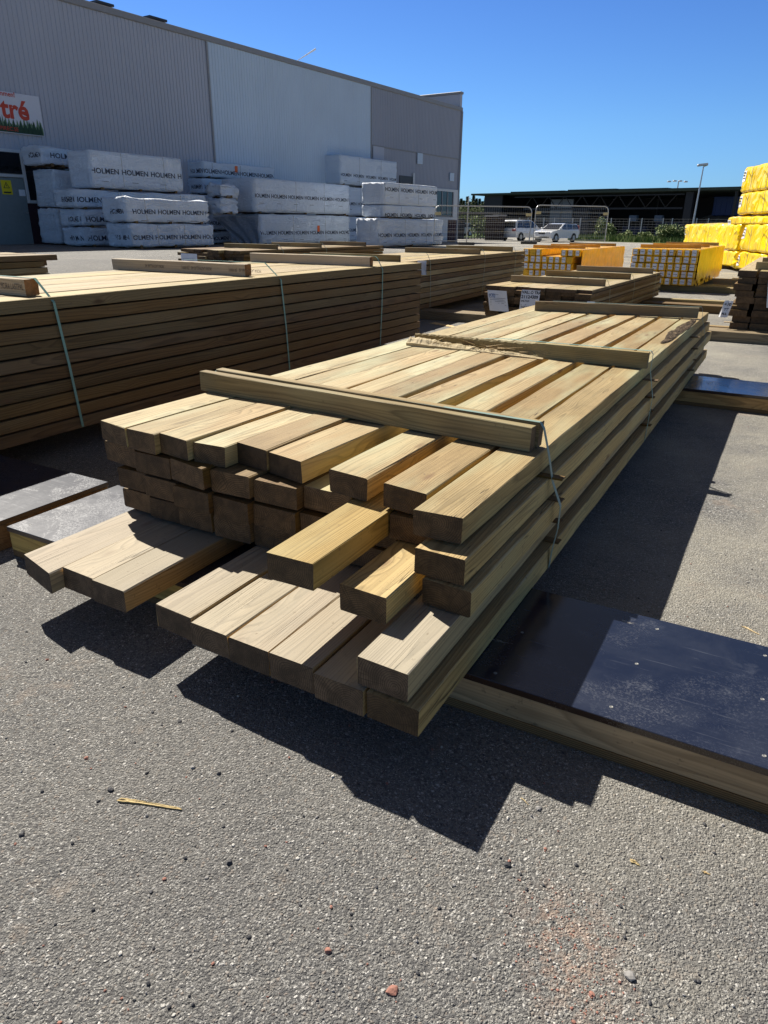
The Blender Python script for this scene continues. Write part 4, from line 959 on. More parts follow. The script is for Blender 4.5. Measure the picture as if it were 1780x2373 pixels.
# sign on the wall
xs1, zs1 = wx(84.5, 224.6); _, zs0 = wx(96.8, 316.7); xs0 = xs1 - 4.6
sign = empty('sign', (WP[0], WP[1], 0), WALLAZ, 'white wall sign with red lettering above a dark green spruce forest', 'sign')
MB().box(xs0, xs1, -.12, -.06, zs0, zs1, bev=.004).build('board', simple('sign_white', (.60, .61, .66), .5, .3, .02), sign)
M_GR1 = simple('sign_light_green', (.12, .20, .11), .6, .3, .05); M_GR2 = simple('sign_dark_green', (.022, .062, .035), .6, .3, .05)
Hs = zs1 - zs0; rr = random.Random(4)
for lay, (mat, lo, hi, y) in enumerate(((M_GR1, .30, .52, -.1215), (M_GR2, .22, .42, -.1235))):
    b = MB(); x = xs0 + .03; pts = [(xs0 + .02, zs0 + .02)]
    while x < xs1 - .12:
        wv = rr.uniform(.10, .2) ; hz = rr.uniform(lo, hi) * Hs; zc = zs0 + lo * .6 * Hs
        pts += [(x, zc), (x + wv * .32, zc + (hz - zc + zs0) * .45), (x + wv * .28, zc + (hz - zc + zs0) * .5), (x + wv * .5, zs0 + hz), (x + wv * .72, zc + (hz - zc + zs0) * .5), (x + wv * .68, zc + (hz - zc + zs0) * .45), (x + wv, zc)]
        x += wv * .82
    for i in range(0, len(pts) - 1):
        p, q = pts[i], pts[i + 1]; x0, x1 = min(p[0], q[0]), max(p[0], q[0])
        if x1 - x0 > 1e-4: b.add([(p[0], y, zs0 + .02), (q[0], y, zs0 + .02), (q[0], y, q[1]), (p[0], y, p[1])], [(0, 1, 2, 3)])
    b.build('painted_forest', mat, sign, fix=False)
def sign_text(t, size, xr_, z, mat, bold=.03, y=-.126, sx=1.0):
    vs, fs = text_mesh(t, size, size * bold, 0, sx); mx = max(v[0] for v in vs)
    MB().add([(xr_ - mx + v[0], y, z + v[1]) for v in vs], fs).build('lettering', mat, sign, fix=False)
Ws = wx(0, 270)[0]
sign_text('ommen!', .20, wx(29.5, 226)[0], wx(29.5, 226)[1], M_RED, .02)
sign_text('tré', .80, wx(64.5, 278)[0], wx(64.5, 279)[1], M_RED, .03, -.125, 1.0)
sign_text('PIREC.SE', .16, wx(38.5, 305)[0], wx(38.5, 305)[1], M_RED, .01, -.128, 1.05)

# ------------------------------------------------------------ open-fronted dark shed far right
SD = ray(1120, 520.6); SD = SD / math.hypot(SD[0], SD[1]) * 112; SP = (SD[0], SD[1]); 
d2 = ray(1712, 526.4); d2 = d2 / math.hypot(d2[0], d2[1]) * 96; saz = math.atan2(d2[0] - SP[0], d2[1] - SP[1])
shz = vplane(1122, 449, SP, saz)[1] - .22
shed = empty('storage_shed', (SP[0], SP[1], 0), math.degrees(saz), 'long dark open-fronted shed across the road with a lattice truss under its eaves', 'building')
sx = lambda px, py: vplane(px, py, SP, saz)
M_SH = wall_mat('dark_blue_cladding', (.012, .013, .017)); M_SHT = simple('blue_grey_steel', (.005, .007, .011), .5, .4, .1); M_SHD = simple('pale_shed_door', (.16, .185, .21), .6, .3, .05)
Ls = sx(1780, 520)[0] + 6
xo0 = sx(1165, 500)[0]; xo1 = sx(1583, 500)[0]; xo2 = sx(1600, 500)[0]
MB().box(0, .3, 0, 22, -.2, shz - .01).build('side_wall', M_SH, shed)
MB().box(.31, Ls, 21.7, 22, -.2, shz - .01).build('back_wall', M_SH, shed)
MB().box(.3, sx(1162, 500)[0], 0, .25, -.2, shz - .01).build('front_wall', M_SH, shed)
MB().box(xo1, xo2, -.1, .5, -.2, shz - .1).build('pillar', M_SHT, shed)
MB().box(sx(1695, 500)[0], sx(1700, 500)[0], -.1, .3, -.2, shz - .1).build('pillar', M_SHT, shed)
zr = shz
rf = MB(); rf.box(-1.6, Ls, -1.2, 23, zr, zr + .22); rf.build('roof', simple('mossy_roof_sheet', (.030, .045, .035), .7, .3, .15), shed)
rr = random.Random(9)
x = 5.0; rfo = [o for o in shed.children if o.name.startswith('roof')][0]
while x < Ls - 6:
    w_ = rr.uniform(6, 11); MB().box(x, x + w_, -1.0, 20, zr + .221, zr + .30 + rr.uniform(0, .15)).build('roof_sheet', rfo.data.materials[0], rfo); x += w_ + .5
ztr = zr - .25; zlo = zr - 1.75; x = sx(1190, 500)[0]; b = MB(); xe = xo1 - .2
b.box(x, xe, -.05, .15, ztr - .15, ztr); b.box(x + 1.6, xe, -.05, .15, zlo - .2, zlo)
up = True; xx = x + 1.6
while xx < xe - 1.2:
    b.tube((xx, .05, zlo if up else ztr), (xx + 1.25, .05, ztr if up else zlo), .06, 5); xx += 1.25; up = not up
b.build('lattice_truss', M_SHT, shed)
for px in (1290, 1500, 1430): s = sx(px, 500)[0]; MB().box(s - .1, s + .1, 12, 12.3, -.2, shz - .3).build('inner_post', M_SH, shed)
a, c = sx(1256, 500)[0] , sx(1309, 500)[0]
for k in range(2): MB().box(a + (c - a) * k / 2 + .05, a + (c - a) * (k + 1) / 2 - .05, 2.0, 2.15, -.1, 4.6).build('door', M_SHD, shed)
MB().box(sx(1225, 500)[0], sx(1345, 500)[0], 2.16, 2.4, -.1, zlo).build('partition_wall', M_SH, shed)
for px, col_ in ((1443, (.10, .14, .20)), (1503, (.10, .14, .20))):
    s = sx(px, 500)[0]; MB().box(s - .5, s + .5, 3, 3.6, 1.9, 2.6).build('wall_box', simple('pale_box', col_), shed)
# things standing in the shed
def crate_far(px, w_, z0, z1, c, name, label, cat, dy=4):
    s = sx(px, 500)[0]; q = shed.matrix_basis
    r_ = empty(name, (0, 0, 0), math.degrees(saz), label, cat); e = Vector((math.sin(saz), math.cos(saz), 0)); n_ = Vector((-math.cos(saz), math.sin(saz), 0))
    r_.location = Vector((SP[0], SP[1], 0)) + e * s + n_ * dy
    mt = simple(name + '_paint', c, .5, .4, .1)
    MB().box(-w_ / 2, w_ / 2, 0, 1.5, z0, z1, bev=.05).build('body', mt, r_)
    b = MB(); k = 8
    for i in range(k): b.box(-w_ / 2 + w_ * (i + .3) / k, -w_ / 2 + w_ * (i + .5) / k, -.05, .0, z0 + .05, z1 - .1)
    b.box(-w_ / 2 - .05, w_ / 2 + .05, -.08, 1.55, z1, z1 + .1)
    b.build('rim_and_ribs', mt, r_); return r_
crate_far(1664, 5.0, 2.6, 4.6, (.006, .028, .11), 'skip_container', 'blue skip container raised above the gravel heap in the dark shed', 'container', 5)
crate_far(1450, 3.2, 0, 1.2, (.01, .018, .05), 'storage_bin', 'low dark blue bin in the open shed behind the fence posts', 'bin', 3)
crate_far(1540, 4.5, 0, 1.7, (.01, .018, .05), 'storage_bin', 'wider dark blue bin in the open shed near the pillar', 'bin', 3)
def heap(P, rx_, ry_, h, mat, label, seed):
    b = MB(); n, k = 40, 14
    for j in range(k + 1):
        f = j / k
        for i in range(n):
            a = 6.2832 * i / n; r_ = 1 - f; rr_ = 1 + .25 * N3(math.cos(a) * 1.5, math.sin(a) * 1.5, seed)
            b.v.append((P[0] + rx_ * r_ * rr_ * math.cos(a), P[1] + ry_ * r_ * rr_ * math.sin(a), h * (1 - (1 - f) ** 1.3) * (1 + .2 * N3(a, f * 3, seed)) - .05 + .12 * N3(math.cos(a) * 9, math.sin(a) * 9, f * 9)))
    b.f = [(j * n + i, j * n + (i + 1) % n, (j + 1) * n + (i + 1) % n, (j + 1) * n + i) for j in range(k) for i in range(n)]; b.m = [0] * len(b.f)
    return tag(b.build('gravel_heap', mat, smooth=True), label, 'gravel heap', kind=None)
hp = ray(1665, 526); hp = hp / math.hypot(hp[0], hp[1]) * 103
heap((hp[0], hp[1]), 6.5, 4, 2.9, simple('dark_gravel', (.10, .085, .07), .95, .1, .4, 3, 0, .2), 'dark gravel heap in front of the blue container in the shed', 3)
# floodlight mast head showing above the shed roof
fd = ray(1557, 524); fd = fd / math.hypot(fd[0], fd[1]) * 180; fz = vplane(1557, 419, (fd[0], fd[1]), R(90))[1]
fr = empty('floodlight_mast', (fd[0], fd[1], 0), 90, 'floodlight mast whose head just shows above the dark shed roof', 'light mast')
MB().tube((0, 0, 0), (0, 0, fz), .22, 8, .12).build('pole', M_STEEL, fr)
for k in range(4): MB().box(-2.4 + k * 1.2, -1.7 + k * 1.2, -.3, .3, fz - .1 - .12 * abs(k - 1.5), fz + .18 - .12 * abs(k - 1.5), bev=.06).build('lamp_head', M_STEEL, fr)

# lamp post
ld = ray(1604, 525); ld = ld / math.hypot(ld[0], ld[1]) * 74
lz = vplane(1624.7, 382, (ld[0], ld[1]), R(90))[1]
lp = empty('street_lamp', (ld[0], ld[1], 0), 90, 'tall grey street lamp rising behind the yellow packages', 'street lamp')
MB().tube((0, 0, 0), (.15, 0, lz * .98), .085, 10, .05).build('pole', M_STEEL, lp)
MB().tube((.15, 0, lz * .98), (.5, 0, lz), .05, 8).build('arm', M_STEEL, lp)
MB().box(.35, 1.25, -.14, .14, lz - .04, lz + .16, bev=.05, T=Matrix.Rotation(-.12, 4, 'Y') @ Matrix.Translation((-.0, 0, -.1))).build('lamp_head', M_STEEL, lp)

# ------------------------------------------------------------ temporary fence
def fence_panel(A, B, h, label):
    A = Vector(A); B = Vector(B); d = B - A; L = d.xy.length; az = math.degrees(math.atan2(d.x, d.y)); z0 = min(A.z, B.z)
    r_ = empty('site_fence_panel', (A.x, A.y, z0), az, label, 'fence panel', 'mobile fence panels')
    b = MB(); rr_ = .021; q = .22
    arc = lambda cx, sgn: [(cx + sgn * q * math.sin(t * 1.5708 / 5), 0, h - q + q * math.cos(t * 1.5708 / 5)) for t in range(6)]
    b.path([(0.02, 0, .05), (0.02, 0, h - q)] + [p for p in arc(.02 + q, -1)][::-1] + [p for p in arc(L - .02 - q, 1)] + [(L - .02, 0, h - q), (L - .02, 0, .05)], rr_, 8)
    b.tube((0.02, 0, .12), (L - .02, 0, .12), .014, 6).build('frame', M_STEEL, r_)
    b = MB()
    for z in (h - .28, h - .62, 1.0, .5): b.tube((.02, 0, z), (L - .02, 0, z), .006, 4, cap=False)
    n = int(L / .10)
    for i in range(1, n): b.tube((L * i / n, 0, .12), (L * i / n, 0, h), .0022, 3, cap=False)
    for k in range(1, 8): b.tube((.02, 0, .12 + (h - .2) * k / 8), (L - .02, 0, .12 + (h - .2) * k / 8), .0028, 3, cap=False)
    m = b.build('wire_mesh', M_STEEL, r_, fix=False)
    for x in (.03, L - .28): MB().box(x, x + .25, -.018, -.010, h - .36, h - .25).build('plate', simple('pale_yellow_plate', (.50, .42, .22)), r_)
    return r_
FD = lambda px, D: (lambda q: Vector((q[0], q[1], 0)) / math.hypot(q[0], q[1]) * D)(ray(px, 522))
FA = FD(1006, 31.5); FB = FD(1231, 33.0); FC = FD(1238, 33.3); FE = FD(1407, 35.5)
for p in (FA, FB, FC, FE): p.z = CH - (565.5 - (518.5 + (0) )) / CF * 33.0 * 1.0 + .02
def fz_(px, py, D): 
    q = ray(px, py); return CH + q[2] / math.hypot(q[0], q[1]) * D
FA.z = fz_(1006, 565, 31.5); FB.z = fz_(1231, 563, 33); FC.z = fz_(1238, 563, 33.3); FE.z = fz_(1407, 562, 35.5)
hF = fz_(1238, 475, 33.3) - FC.z
fence_panel(FA, FB, hF - .04, 'mobile wire fence panel running left from the cars towards the warehouse corner')
fence_panel(FC, FE, hF, 'mobile wire fence panel in front of the white estate car')
for (px, py, D, lb) in ((1083, 566, 32, 'dark fence foot standing alone left of the dark cabinets'), (1229, 564, 33, 'dark fence foot where the two mobile panels meet')):
    p = FD(px, D); z = fz_(px, py + 2, D)
    r_ = empty('fence_foot', (p.x, p.y, z), 100, lb, 'fence foot', 'fence feet')
    b = MB(); b.box(-.35, .35, -.11, .11, 0, .12, bev=.03); b.build('block', M_CONC, r_)
    MB().tube((0, 0, .1), (0, 0, 1.9 if px < 1100 else .5), .022, 8).build('stub_post', M_STEEL, r_)

# ------------------------------------------------------------ vehicles
M_CARW = NT('white_car_paint').out((.70, .71, .72), .25, None, .5, Coat_Weight=.5); M_CARG = NT('car_glass').out((.015, .02, .025), .06, None, .6)
M_TAILL = simple('tail_lamp_red', (.35, .01, .01), .3, .5, .05); M_HEAD = simple('headlamp', (.5, .52, .55), .15, .6, .05); M_PLATE = simple('number_plate', (.65, .66, .68), .5)
def car(P, az, kind, label, name='parked_car', scale=1.0):
    """local +x is the nose"""
    root = empty(name, P, az, label, 'car', 'white cars parked by the road'); root.scale = (scale,) * 3
    if kind == 'estate':
        L, W_, low = 4.7, 1.76, .24
        prof = [(-2.35, .45), (-2.36, .85), (-2.30, .98), (-2.05, 1.40), (-1.85, 1.44), (-.2, 1.46), (.25, 1.40), (1.0, .98), (2.0, .84), (2.28, .72), (2.35, .50), (2.30, .28), (-2.30, .30)]
        belt = .96; wins = [[(-2.10, 1.0), (-1.92, 1.36), (-1.20, 1.38), (-1.20, .99)], [(-1.10, .99), (-1.10, 1.38), (-.25, 1.40), (-.25, .98)], [(-.15, .98), (-.15, 1.40), (.20, 1.36), (.80, 1.0)]]
        ws_ = [(.30, 1.39), (.98, 1.0)]; rs = [(-2.08, 1.37), (-2.29, 1.0)]; axl = (-1.40, 1.42); wr = .32
    else:
        L, W_, low = 4.62, 1.81, .22
        prof = [(-2.25, .42), (-2.30, .75), (-2.24, 1.02), (-2.08, 1.60), (-1.85, 1.70), (-.2, 1.74), (.4, 1.66), (1.35, 1.08), (2.05, .88), (2.30, .68), (2.31, .45), (2.2, .26), (-2.2, .28)]
        belt = 1.02; wins = [[(-2.02, 1.08), (-1.88, 1.58), (-1.15, 1.63), (-1.15, 1.07)], [(-1.05, 1.07), (-1.05, 1.63), (-.12, 1.66), (-.12, 1.06)], [(-.02, 1.06), (-.02, 1.66), (.36, 1.60), (1.12, 1.10)]]
        ws_ = [(.46, 1.63), (1.32, 1.10)]; rs = [(-2.10, 1.58), (-2.24, 1.08)]; axl = (-1.42, 1.42); wr = .33
    def wy(z): return W_ / 2 * (1 - .16 * max(0, z - belt) / .65 - .05 * max(0, .5 - z) / .3)
    n = len(prof); b = MB(); cols = (-1, -.93, 0, .93, 1)
    for c in cols:
        for (x, z) in prof:
            ins = .0 if abs(c) < 1 else .05
            xx = x * (1 - ins * .5 * (1 if abs(x) > 1.8 else 0)); zz = z - (ins * .6 if z > belt + .2 else 0)
            nose = -.10 * (abs(c) ** 2) * (1 if abs(x) > 2.0 else 0) * (1 if x > 0 else -1)
            b.v.append((xx + nose, wy(z) * c, zz))
    for i in range(len(cols) - 1):
        for k in range(n): b.f.append((i * n + k, i * n + (k + 1) % n, (i + 1) * n + (k + 1) % n, (i + 1) * n + k))
    b.f += [tuple(range(n)), tuple(4 * n + k for k in range(n))]; b.m = [0] * len(b.f)
    body = b.build('body', M_CARW, root)
    for sgn in (-1, 1):
        for wpoly in wins:
            q = MB(); q.add([(x, sgn * (wy(z) + .012), z) for x, z in wpoly] + [(x, sgn * (wy(z) - .04), z) for x, z in wpoly], [(0, 1, 2, 3), (4, 5, 6, 7), (0, 4, 5, 1), (1, 5, 6, 2), (2, 6, 7, 3), (3, 7, 4, 0)])
            q.build('side_window', M_CARG, root)
        for ax in axl:
            wh = MB(); wh.tube((ax, sgn * (W_ / 2 - .20), wr), (ax, sgn * (W_ / 2 + .012), wr), wr, 20).build('wheel', M_RUBBER, root)
            wo = [c for c in root.children if c.name.startswith('wheel')][-1]
            MB().tube((ax, sgn * (W_ / 2 - .02), wr), (ax, sgn * (W_ / 2 + .022), wr), wr * .62, 14).build('rim', M_STEEL, wo)
            a = MB(); seg = 12; vs = []; 
            for k in range(seg + 1):
                t = math.pi * k / seg
                for r0 in (wr + .0, wr + .07): vs.append((ax + r0 * math.cos(t), sgn * (W_ / 2 + .006), wr + r0 * math.sin(t)))
            a.add(vs, [(2 * k, 2 * k + 1, 2 * k + 3, 2 * k + 2) for k in range(seg)]).build('wheel_arch', M_RUBBER, root, fix=False)
        hx = 2.22 if kind == 'estate' else 2.16
        MB().box(hx - .18, hx + .04, sgn * .52 - .2, sgn * .52 + .2, .62, .80, bev=.03).build('headlight', M_HEAD, root)
        MB().box(-2.31, -2.18, sgn * .68 - .19, sgn * .68 + .16, .82 if kind != 'estate' else .85, 1.0 if kind != 'estate' else 1.3, bev=.02).build('tail_light', M_TAILL, root)
        MB().box(.75, .95, sgn * (W_ / 2 + .03) - .09, sgn * (W_ / 2 + .03) + .09, belt + .02, belt + .17, bev=.03).build('door_mirror', M_CARW, root)
        MB().box(-1.8, .1, sgn * (W_ / 2 * .80) - .02, sgn * (W_ / 2 * .80) + .02, prof[4][1] + .02, prof[4][1] + .06, bev=.01).build('roof_rail', M_DARKMETAL, root)
    for nm, (p, q_), dd in (('windscreen', ws_, .02), ('rear_window', rs, -.02)):
        k = MB(); (xa, za), (xb, zb2) = p, q_; h = .86
        vs = [(xa + dd, -wy(za) * h, za + .012), (xb + dd, -wy(zb2) * h, zb2 + .012), (xb + dd, wy(zb2) * h, zb2 + .012), (xa + dd, wy(za) * h, za + .012)]
        k.add(vs + [(v[0] - dd * 3, v[1], v[2] - .04) for v in vs], [(0, 1, 2, 3), (4, 5, 6, 7), (0, 4, 5, 1), (1, 5, 6, 2), (2, 6, 7, 3), (3, 7, 4, 0)]).build(nm, M_CARG, root)
    gx = 2.26 if kind == 'estate' else 2.24
    MB().box(gx - .02, gx + .06, -.30, .30, .60, .78, bev=.02).build('grille', M_DARKMETAL, root)
    MB().box(gx - .1, gx + .10, -.70, .70, .34, .42, bev=.02).build('bumper_strip', M_DARKMETAL, root)
    MB().box(gx + .085, gx + .115, -.26, .26, .44, .55).build('number_plate', M_PLATE, root)
    MB().box(-2.37, -2.33, -.26, .26, .72, .84).build('number_plate', M_PLATE, root)
    return root
def far(px, py, D): q = ray(px, py); q = q / math.hypot(q[0], q[1]) * D; return Vector((q[0], q[1], max(0, CH + q[2])))
c1 = far(1288, 556, 66); c1.z = zg(c1.x, c1.y)
car(c1, 224, 'estate', 'white estate car facing the yard behind the fence panel')
c2 = far(1208, 553, 69); c2.z = zg(c2.x, c2.y)
car(c2, 44, 'mpv', 'white people carrier seen from behind, left of the estate car')
c3 = far(1058, 545, 92); c3.z = 0
car(c3, 250, 'estate', 'white car mostly hidden by the warehouse corner and the black cage')

# ------------------------------------------------------------ cage and cabinets by the warehouse corner
kq = far(1086, 545, 74)
cg = empty('storage_cage', (kq.x, kq.y, 0), 96, 'black barred cage shed beyond the warehouse corner', 'cage')
b = MB(); Wc = 2.6
for i in range(19): b.box(-Wc + i * Wc * 2 / 18 - .03, -Wc + i * Wc * 2 / 18 + .03, -.03, .03, 0, 2.2)
b.build('bars', M_DARKMETAL, cg)
b = MB(); [b.box(-Wc, Wc, -.05, .05, z, z + .08) for z in (.05, 1.1, 2.15)]; b.build('rails', M_DARKMETAL, cg)
MB().box(-Wc - .2, Wc + .2, -.4, 2.4, 2.24, 2.42, bev=.03).build('roof', M_DARKMETAL, cg)
MB().box(-Wc, -.4, 1.6, 2.3, 0, 1.8, bev=.02).build('back_panel', M_DARKMETAL, cg)
for (px, w_, h, lb) in ((1136, .95, 2.05, 'dark brown cabinet, left of the pair beside the people carrier'), (1155, .95, 2.1, 'dark brown cabinet nearest the people carrier')):
    kq = far(px, 550, 67); r_ = empty('utility_cabinet', (kq.x, kq.y, 0), 98, lb, 'cabinet', 'dark cabinets by the cars')
    mt = simple('brown_black_boards', (.035, .026, .024), .8, .2, .2, 6)
    MB().box(-w_ / 2, w_ / 2, -.4, .5, .05, h - .1, bev=.02).build('body', mt, r_)
    MB().box(-w_ / 2 - .12, w_ / 2 + .12, -.55, .6, h - .1, h, bev=.02).build('roof', M_TRIM, r_)
    MB().box(-w_ / 2 + .06, w_ / 2 - .06, -.43, -.401, .15, h - .2, bev=.01).build('door', mt, r_)

# ------------------------------------------------------------ wire boundary fence with steel posts
rr = random.Random(3)
FP0 = far(1325, 540, 88); FP1 = far(1720, 540, 82)
fn = empty('boundary_fence', (FP0.x, FP0.y, 0), math.degrees(math.atan2((FP1 - FP0).x, (FP1 - FP0).y)), 'low wire boundary fence on grey posts in front of the dark shed', 'fence')
Lf = (FP1 - FP0).xy.length
for i in range(17):
    x = -9 + (Lf + 9) * i / 16 + (.55 if i % 2 else 0) - (.2 if i % 3 == 0 else 0); MB().box(x - .045, x + .045, -.04, .04, 0, 2.1).build('post', M_STEEL, fn)
b = MB()
for z in np.linspace(.2, 2.0, 8): b.tube((-9, 0, z), (Lf, 0, z), .012, 3, cap=False)
for i in range(int((Lf + 9) / .45)): b.tube((-9 + i * .45, 0, .2), (-9 + i * .45, 0, 2.0), .006, 3, cap=False)
b.build('wire_mesh', simple('dull_wire', (.10, .11, .12), .6), fn, fix=False)

# ------------------------------------------------------------ verge, road, weeds, trees
def quad(name, pts, mat, z, kind='structure'):
    b = MB(); b.add([(p[0], p[1], z) for p in pts], [tuple(range(len(pts)))]); return tag(b.build(name, mat, fix=False), kind=kind)
M_GRASS = simple('grass_ground', (.055, .085, .025), .95, .1, .35, 1.5)
quad('grass_verge', [far(1318, 555, 71).xy, far(1830, 560, 63).xy, far(1830, 545, 82).xy, far(1318, 540, 84).xy], M_GRASS, .012)
quad('grass_field', [far(1000, 545, 78).xy, far(1150, 545, 78).xy, far(1190, 530, 200).xy, far(980, 530, 200).xy], M_GRASS, .010)
quad('road', [far(1300, 545, 84.5).xy, far(1830, 545, 82.5).xy, far(1830, 545, 87).xy, far(1300, 540, 89).xy], simple('pale_road', (.26, .25, .235), .9, .2, .1), .016)
M_LEAF = [NT('leaf_a').out((.12, .17, .045), .7, None, .2), NT('leaf_b').out((.075, .12, .03), .7, None, .2), NT('leaf_c').out((.19, .21, .08), .7, None, .2)]
def leaves(b, cx, cy, cz, sx_, sy_, sz_, n, size, rr):
    for _ in range(n):
        while True:
            u, v, w_ = rr.uniform(-1, 1), rr.uniform(-1, 1), rr.uniform(-1, 1)
            if u * u + v * v + w_ * w_ < 1: break
        p = Vector((cx + u * sx_, cy + v * sy_, cz + w_ * sz_)); s = size * rr.uniform(.6, 1.4)
        a = Vector((rr.gauss(0, 1), rr.gauss(0, 1), rr.gauss(0, 1))).normalized(); c = a.orthogonal().normalized()
        b.add([p - a * s, p + c * s * .5, p + a * s, p - c * s * .5], [(0, 1, 2, 3)], rr.randrange(3))
b = MB(); rr = random.Random(21)
g0, g1 = far(1318, 553, 72), far(1825, 553, 65); g2, g3 = far(1318, 540, 81), far(1825, 545, 76)
for _ in range(9000):
    u, v = rr.random(), rr.random() ** .8; p = g0.lerp(g1, u).lerp(g2.lerp(g3, u), v)
    hgt = rr.uniform(.15, .55) * (1 + .9 * max(0, N3(p.x * .35, p.y * .35, 2))); wv = rr.uniform(.03, .09); a = rr.uniform(0, 6.28)
    dx, dy = wv * math.cos(a), wv * math.sin(a); lx, ly = rr.uniform(-.12, .12), rr.uniform(-.12, .12)
    b.add([(p.x - dx, p.y - dy, 0), (p.x + dx, p.y + dy, 0), (p.x + lx, p.y + ly, hgt)], [(0, 1, 2)], rr.randrange(3))
tag(b.build('tall_grass', M_LEAF, fix=False), 'tall weedy grass along the verge before the dark shed', 'grass', kind='stuff')
def bush(px, D, w_, h, label, seed, n=900):
    p = far(px, 545, D); rr = random.Random(seed)
    r_ = empty('bush', (p.x, p.y, 0), 90, label, 'bush', 'bushes on the verge')
    b = MB()
    for k in range(7): leaves(b, rr.uniform(-w_, w_) * .6, rr.uniform(-.5, .5), rr.uniform(.25, .7) * h, w_ * .45, .6, h * .38, n // 7, .11, rr)
    b.build('foliage', M_LEAF, r_, fix=False)
    b = MB()
    for k in range(6): b.tube((rr.uniform(-w_, w_) * .4, 0, 0), (rr.uniform(-w_, w_) * .6, rr.uniform(-.3, .3), h * .8), .03, 5, .01)
    b.build('stems', simple('bush_bark', (.06, .045, .03)), r_)
bush(1567, 72, 2.0, 1.6, 'largest dark green bush on the verge, just left of the yellow packages', 1, 2600)
bush(1415, 76, .5, 1.6, 'upright pale bush behind the right edge of the fence panel', 2)
bush(1388, 77, .6, 2.2, 'thin tall shrub seen through the fence panel corner', 3, 500)
bush(1450, 78, .8, .9, 'low bush in front of the storage bins', 4)
bush(1500, 77, .8, .8, 'lowest scrubby bush midway along the verge', 5)
bush(1117, 84, 1.6, 2.6, 'bright green bush between the black cage and the cabinets', 6, 1600)
bush(1105, 120, 3.0, 5.0, 'tall pale green bush behind the black cage', 7, 1800)
bush(1078, 125, 3.0, 4.0, 'pale green bush just beyond the warehouse corner', 8, 1500)
def spruce(px, D, h, label, seed):
    p = far(px, 530, D); rr = random.Random(seed); r_ = empty('spruce_tree', (p.x, p.y, 0), 90, label, 'tree', 'trees on the skyline')
    MB().tube((0, 0, 0), (0, 0, h * .97), .28, 7, .03).build('trunk', simple('spruce_bark', (.05, .035, .028)), r_)
    b = MB(); nl = 24
    for k in range(nl):
        f = k / (nl - 1); z = h * (.12 + .86 * f); rad = h * .19 * (1 - f) ** .8 + .25
        for a in range(15):
            t = a * 6.283 / 15 + rr.uniform(-.3, .3); rd = rad * rr.uniform(.55, 1.25)
            for s in range(5):
                g = (s + .5) / 5; q = Vector((math.cos(t) * rd * g, math.sin(t) * rd * g, z - rd * g * .35 + rr.uniform(-.15, .15)))
                sz = .34 + .30 * (1 - g); e = Vector((math.cos(t), math.sin(t), -.3)) * sz * 1.3; o_ = Vector((-math.sin(t), math.cos(t), rr.uniform(-.4, .4))) * sz * .8
                b.add([q - e, q + o_, q + e, q - o_], [(0, 1, 2, 3)], 0)
    b.build('crown', [M_SPR], r_, fix=False)
M_SPR = NT('spruce_needles').out((.028, .05, .022), .8, None, .15)
hts = {1048: 17, 1058: 19.5, 1066: 18, 1072: 17.2, 1080: 19, 1087: 16.6, 1094: 19.8, 1101: 17.5, 1108: 18.6, 1115: 16.4, 1122: 18.9, 1130: 17.8, 1139: 18.2}
wl = ['slightly leaning', 'tallest', 'narrow', 'short', 'broad', 'shortest', 'pointed', 'ragged', 'dense', 'small', 'dark', 'thin-topped', 'half hidden']
rr = random.Random(2)
for i, (px, h) in enumerate(hts.items()):
    spruce(px, 330 + rr.uniform(-15, 30), h * 1.02 * .62 * (1.0 + .1 * rr.random()), '%s spruce of the skyline row, number %s from the warehouse corner' % (wl[i], ['one', 'two', 'three', 'four', 'five', 'six', 'seven', 'eight', 'nine', 'ten', 'eleven', 'twelve', 'thirteen'][i]), i + 30)
# far wood behind everything
b = MB(); rr = random.Random(40)
for i in range(1500):
    a = rr.uniform(-.9, .9); D = rr.uniform(420, 520); x, y = math.sin(a) * D, math.cos(a) * D; h = rr.uniform(7, 11) ; wv = rr.uniform(1.2, 2.2)
    for t in (0, 1.05, 2.1):
        dx, dy = math.cos(t) * wv, math.sin(t) * wv
        b.add([(x - dx, y - dy, 0), (x + dx, y + dy, 0), (x + dx * .5, y + dy * .5, h * .6), (x, y, h), (x - dx * .5, y - dy * .5, h * .6)], [(0, 1, 2, 3, 4)])
tag(b.build('distant_wood', M_SPR, fix=False), 'distant dark conifer wood on the horizon', 'wood', kind='stuff')

# ------------------------------------------------------------ small things on the asphalt
M_ST = {'dark': simple('dark_stone', (.045, .045, .05), .7, .4, .3, 60), 'pink': simple('pink_stone', (.30, .145, .11), .8, .3, .25, 80), 'grey': simple('grey_stone', (.26, .25, .24), .8, .3, .25, 80), 'pale': simple('pale_stone', (.48, .46, .42), .8, .3, .15, 80)}
def rock(b, x, y, r0, rr, z=None, mi=0, det=1):
    bm = bmesh.new(); bmesh.ops.create_icosphere(bm, subdivisions=det, radius=1.0)
    s = (rr.uniform(.7, 1.25), rr.uniform(.6, 1.0), rr.uniform(.45, .75)); a = rr.uniform(0, 6.28); sd = rr.uniform(0, 99); ca, sa = math.cos(a), math.sin(a)
    vs = []
    for v in bm.verts:
        k = 1 + .45 * noise.noise(v.co * 1.3 + Vector((sd, 0, 0))); p = Vector((v.co.x * s[0], v.co.y * s[1], v.co.z * s[2])) * k * r0
        vs.append((x + p.x * ca - p.y * sa, y + p.x * sa + p.y * ca, (zg(x, y) if z is None else z) + p.z + r0 * .35))
    b.add(vs, [tuple(q.index for q in f.verts) for f in bm.faces], mi); bm.free()
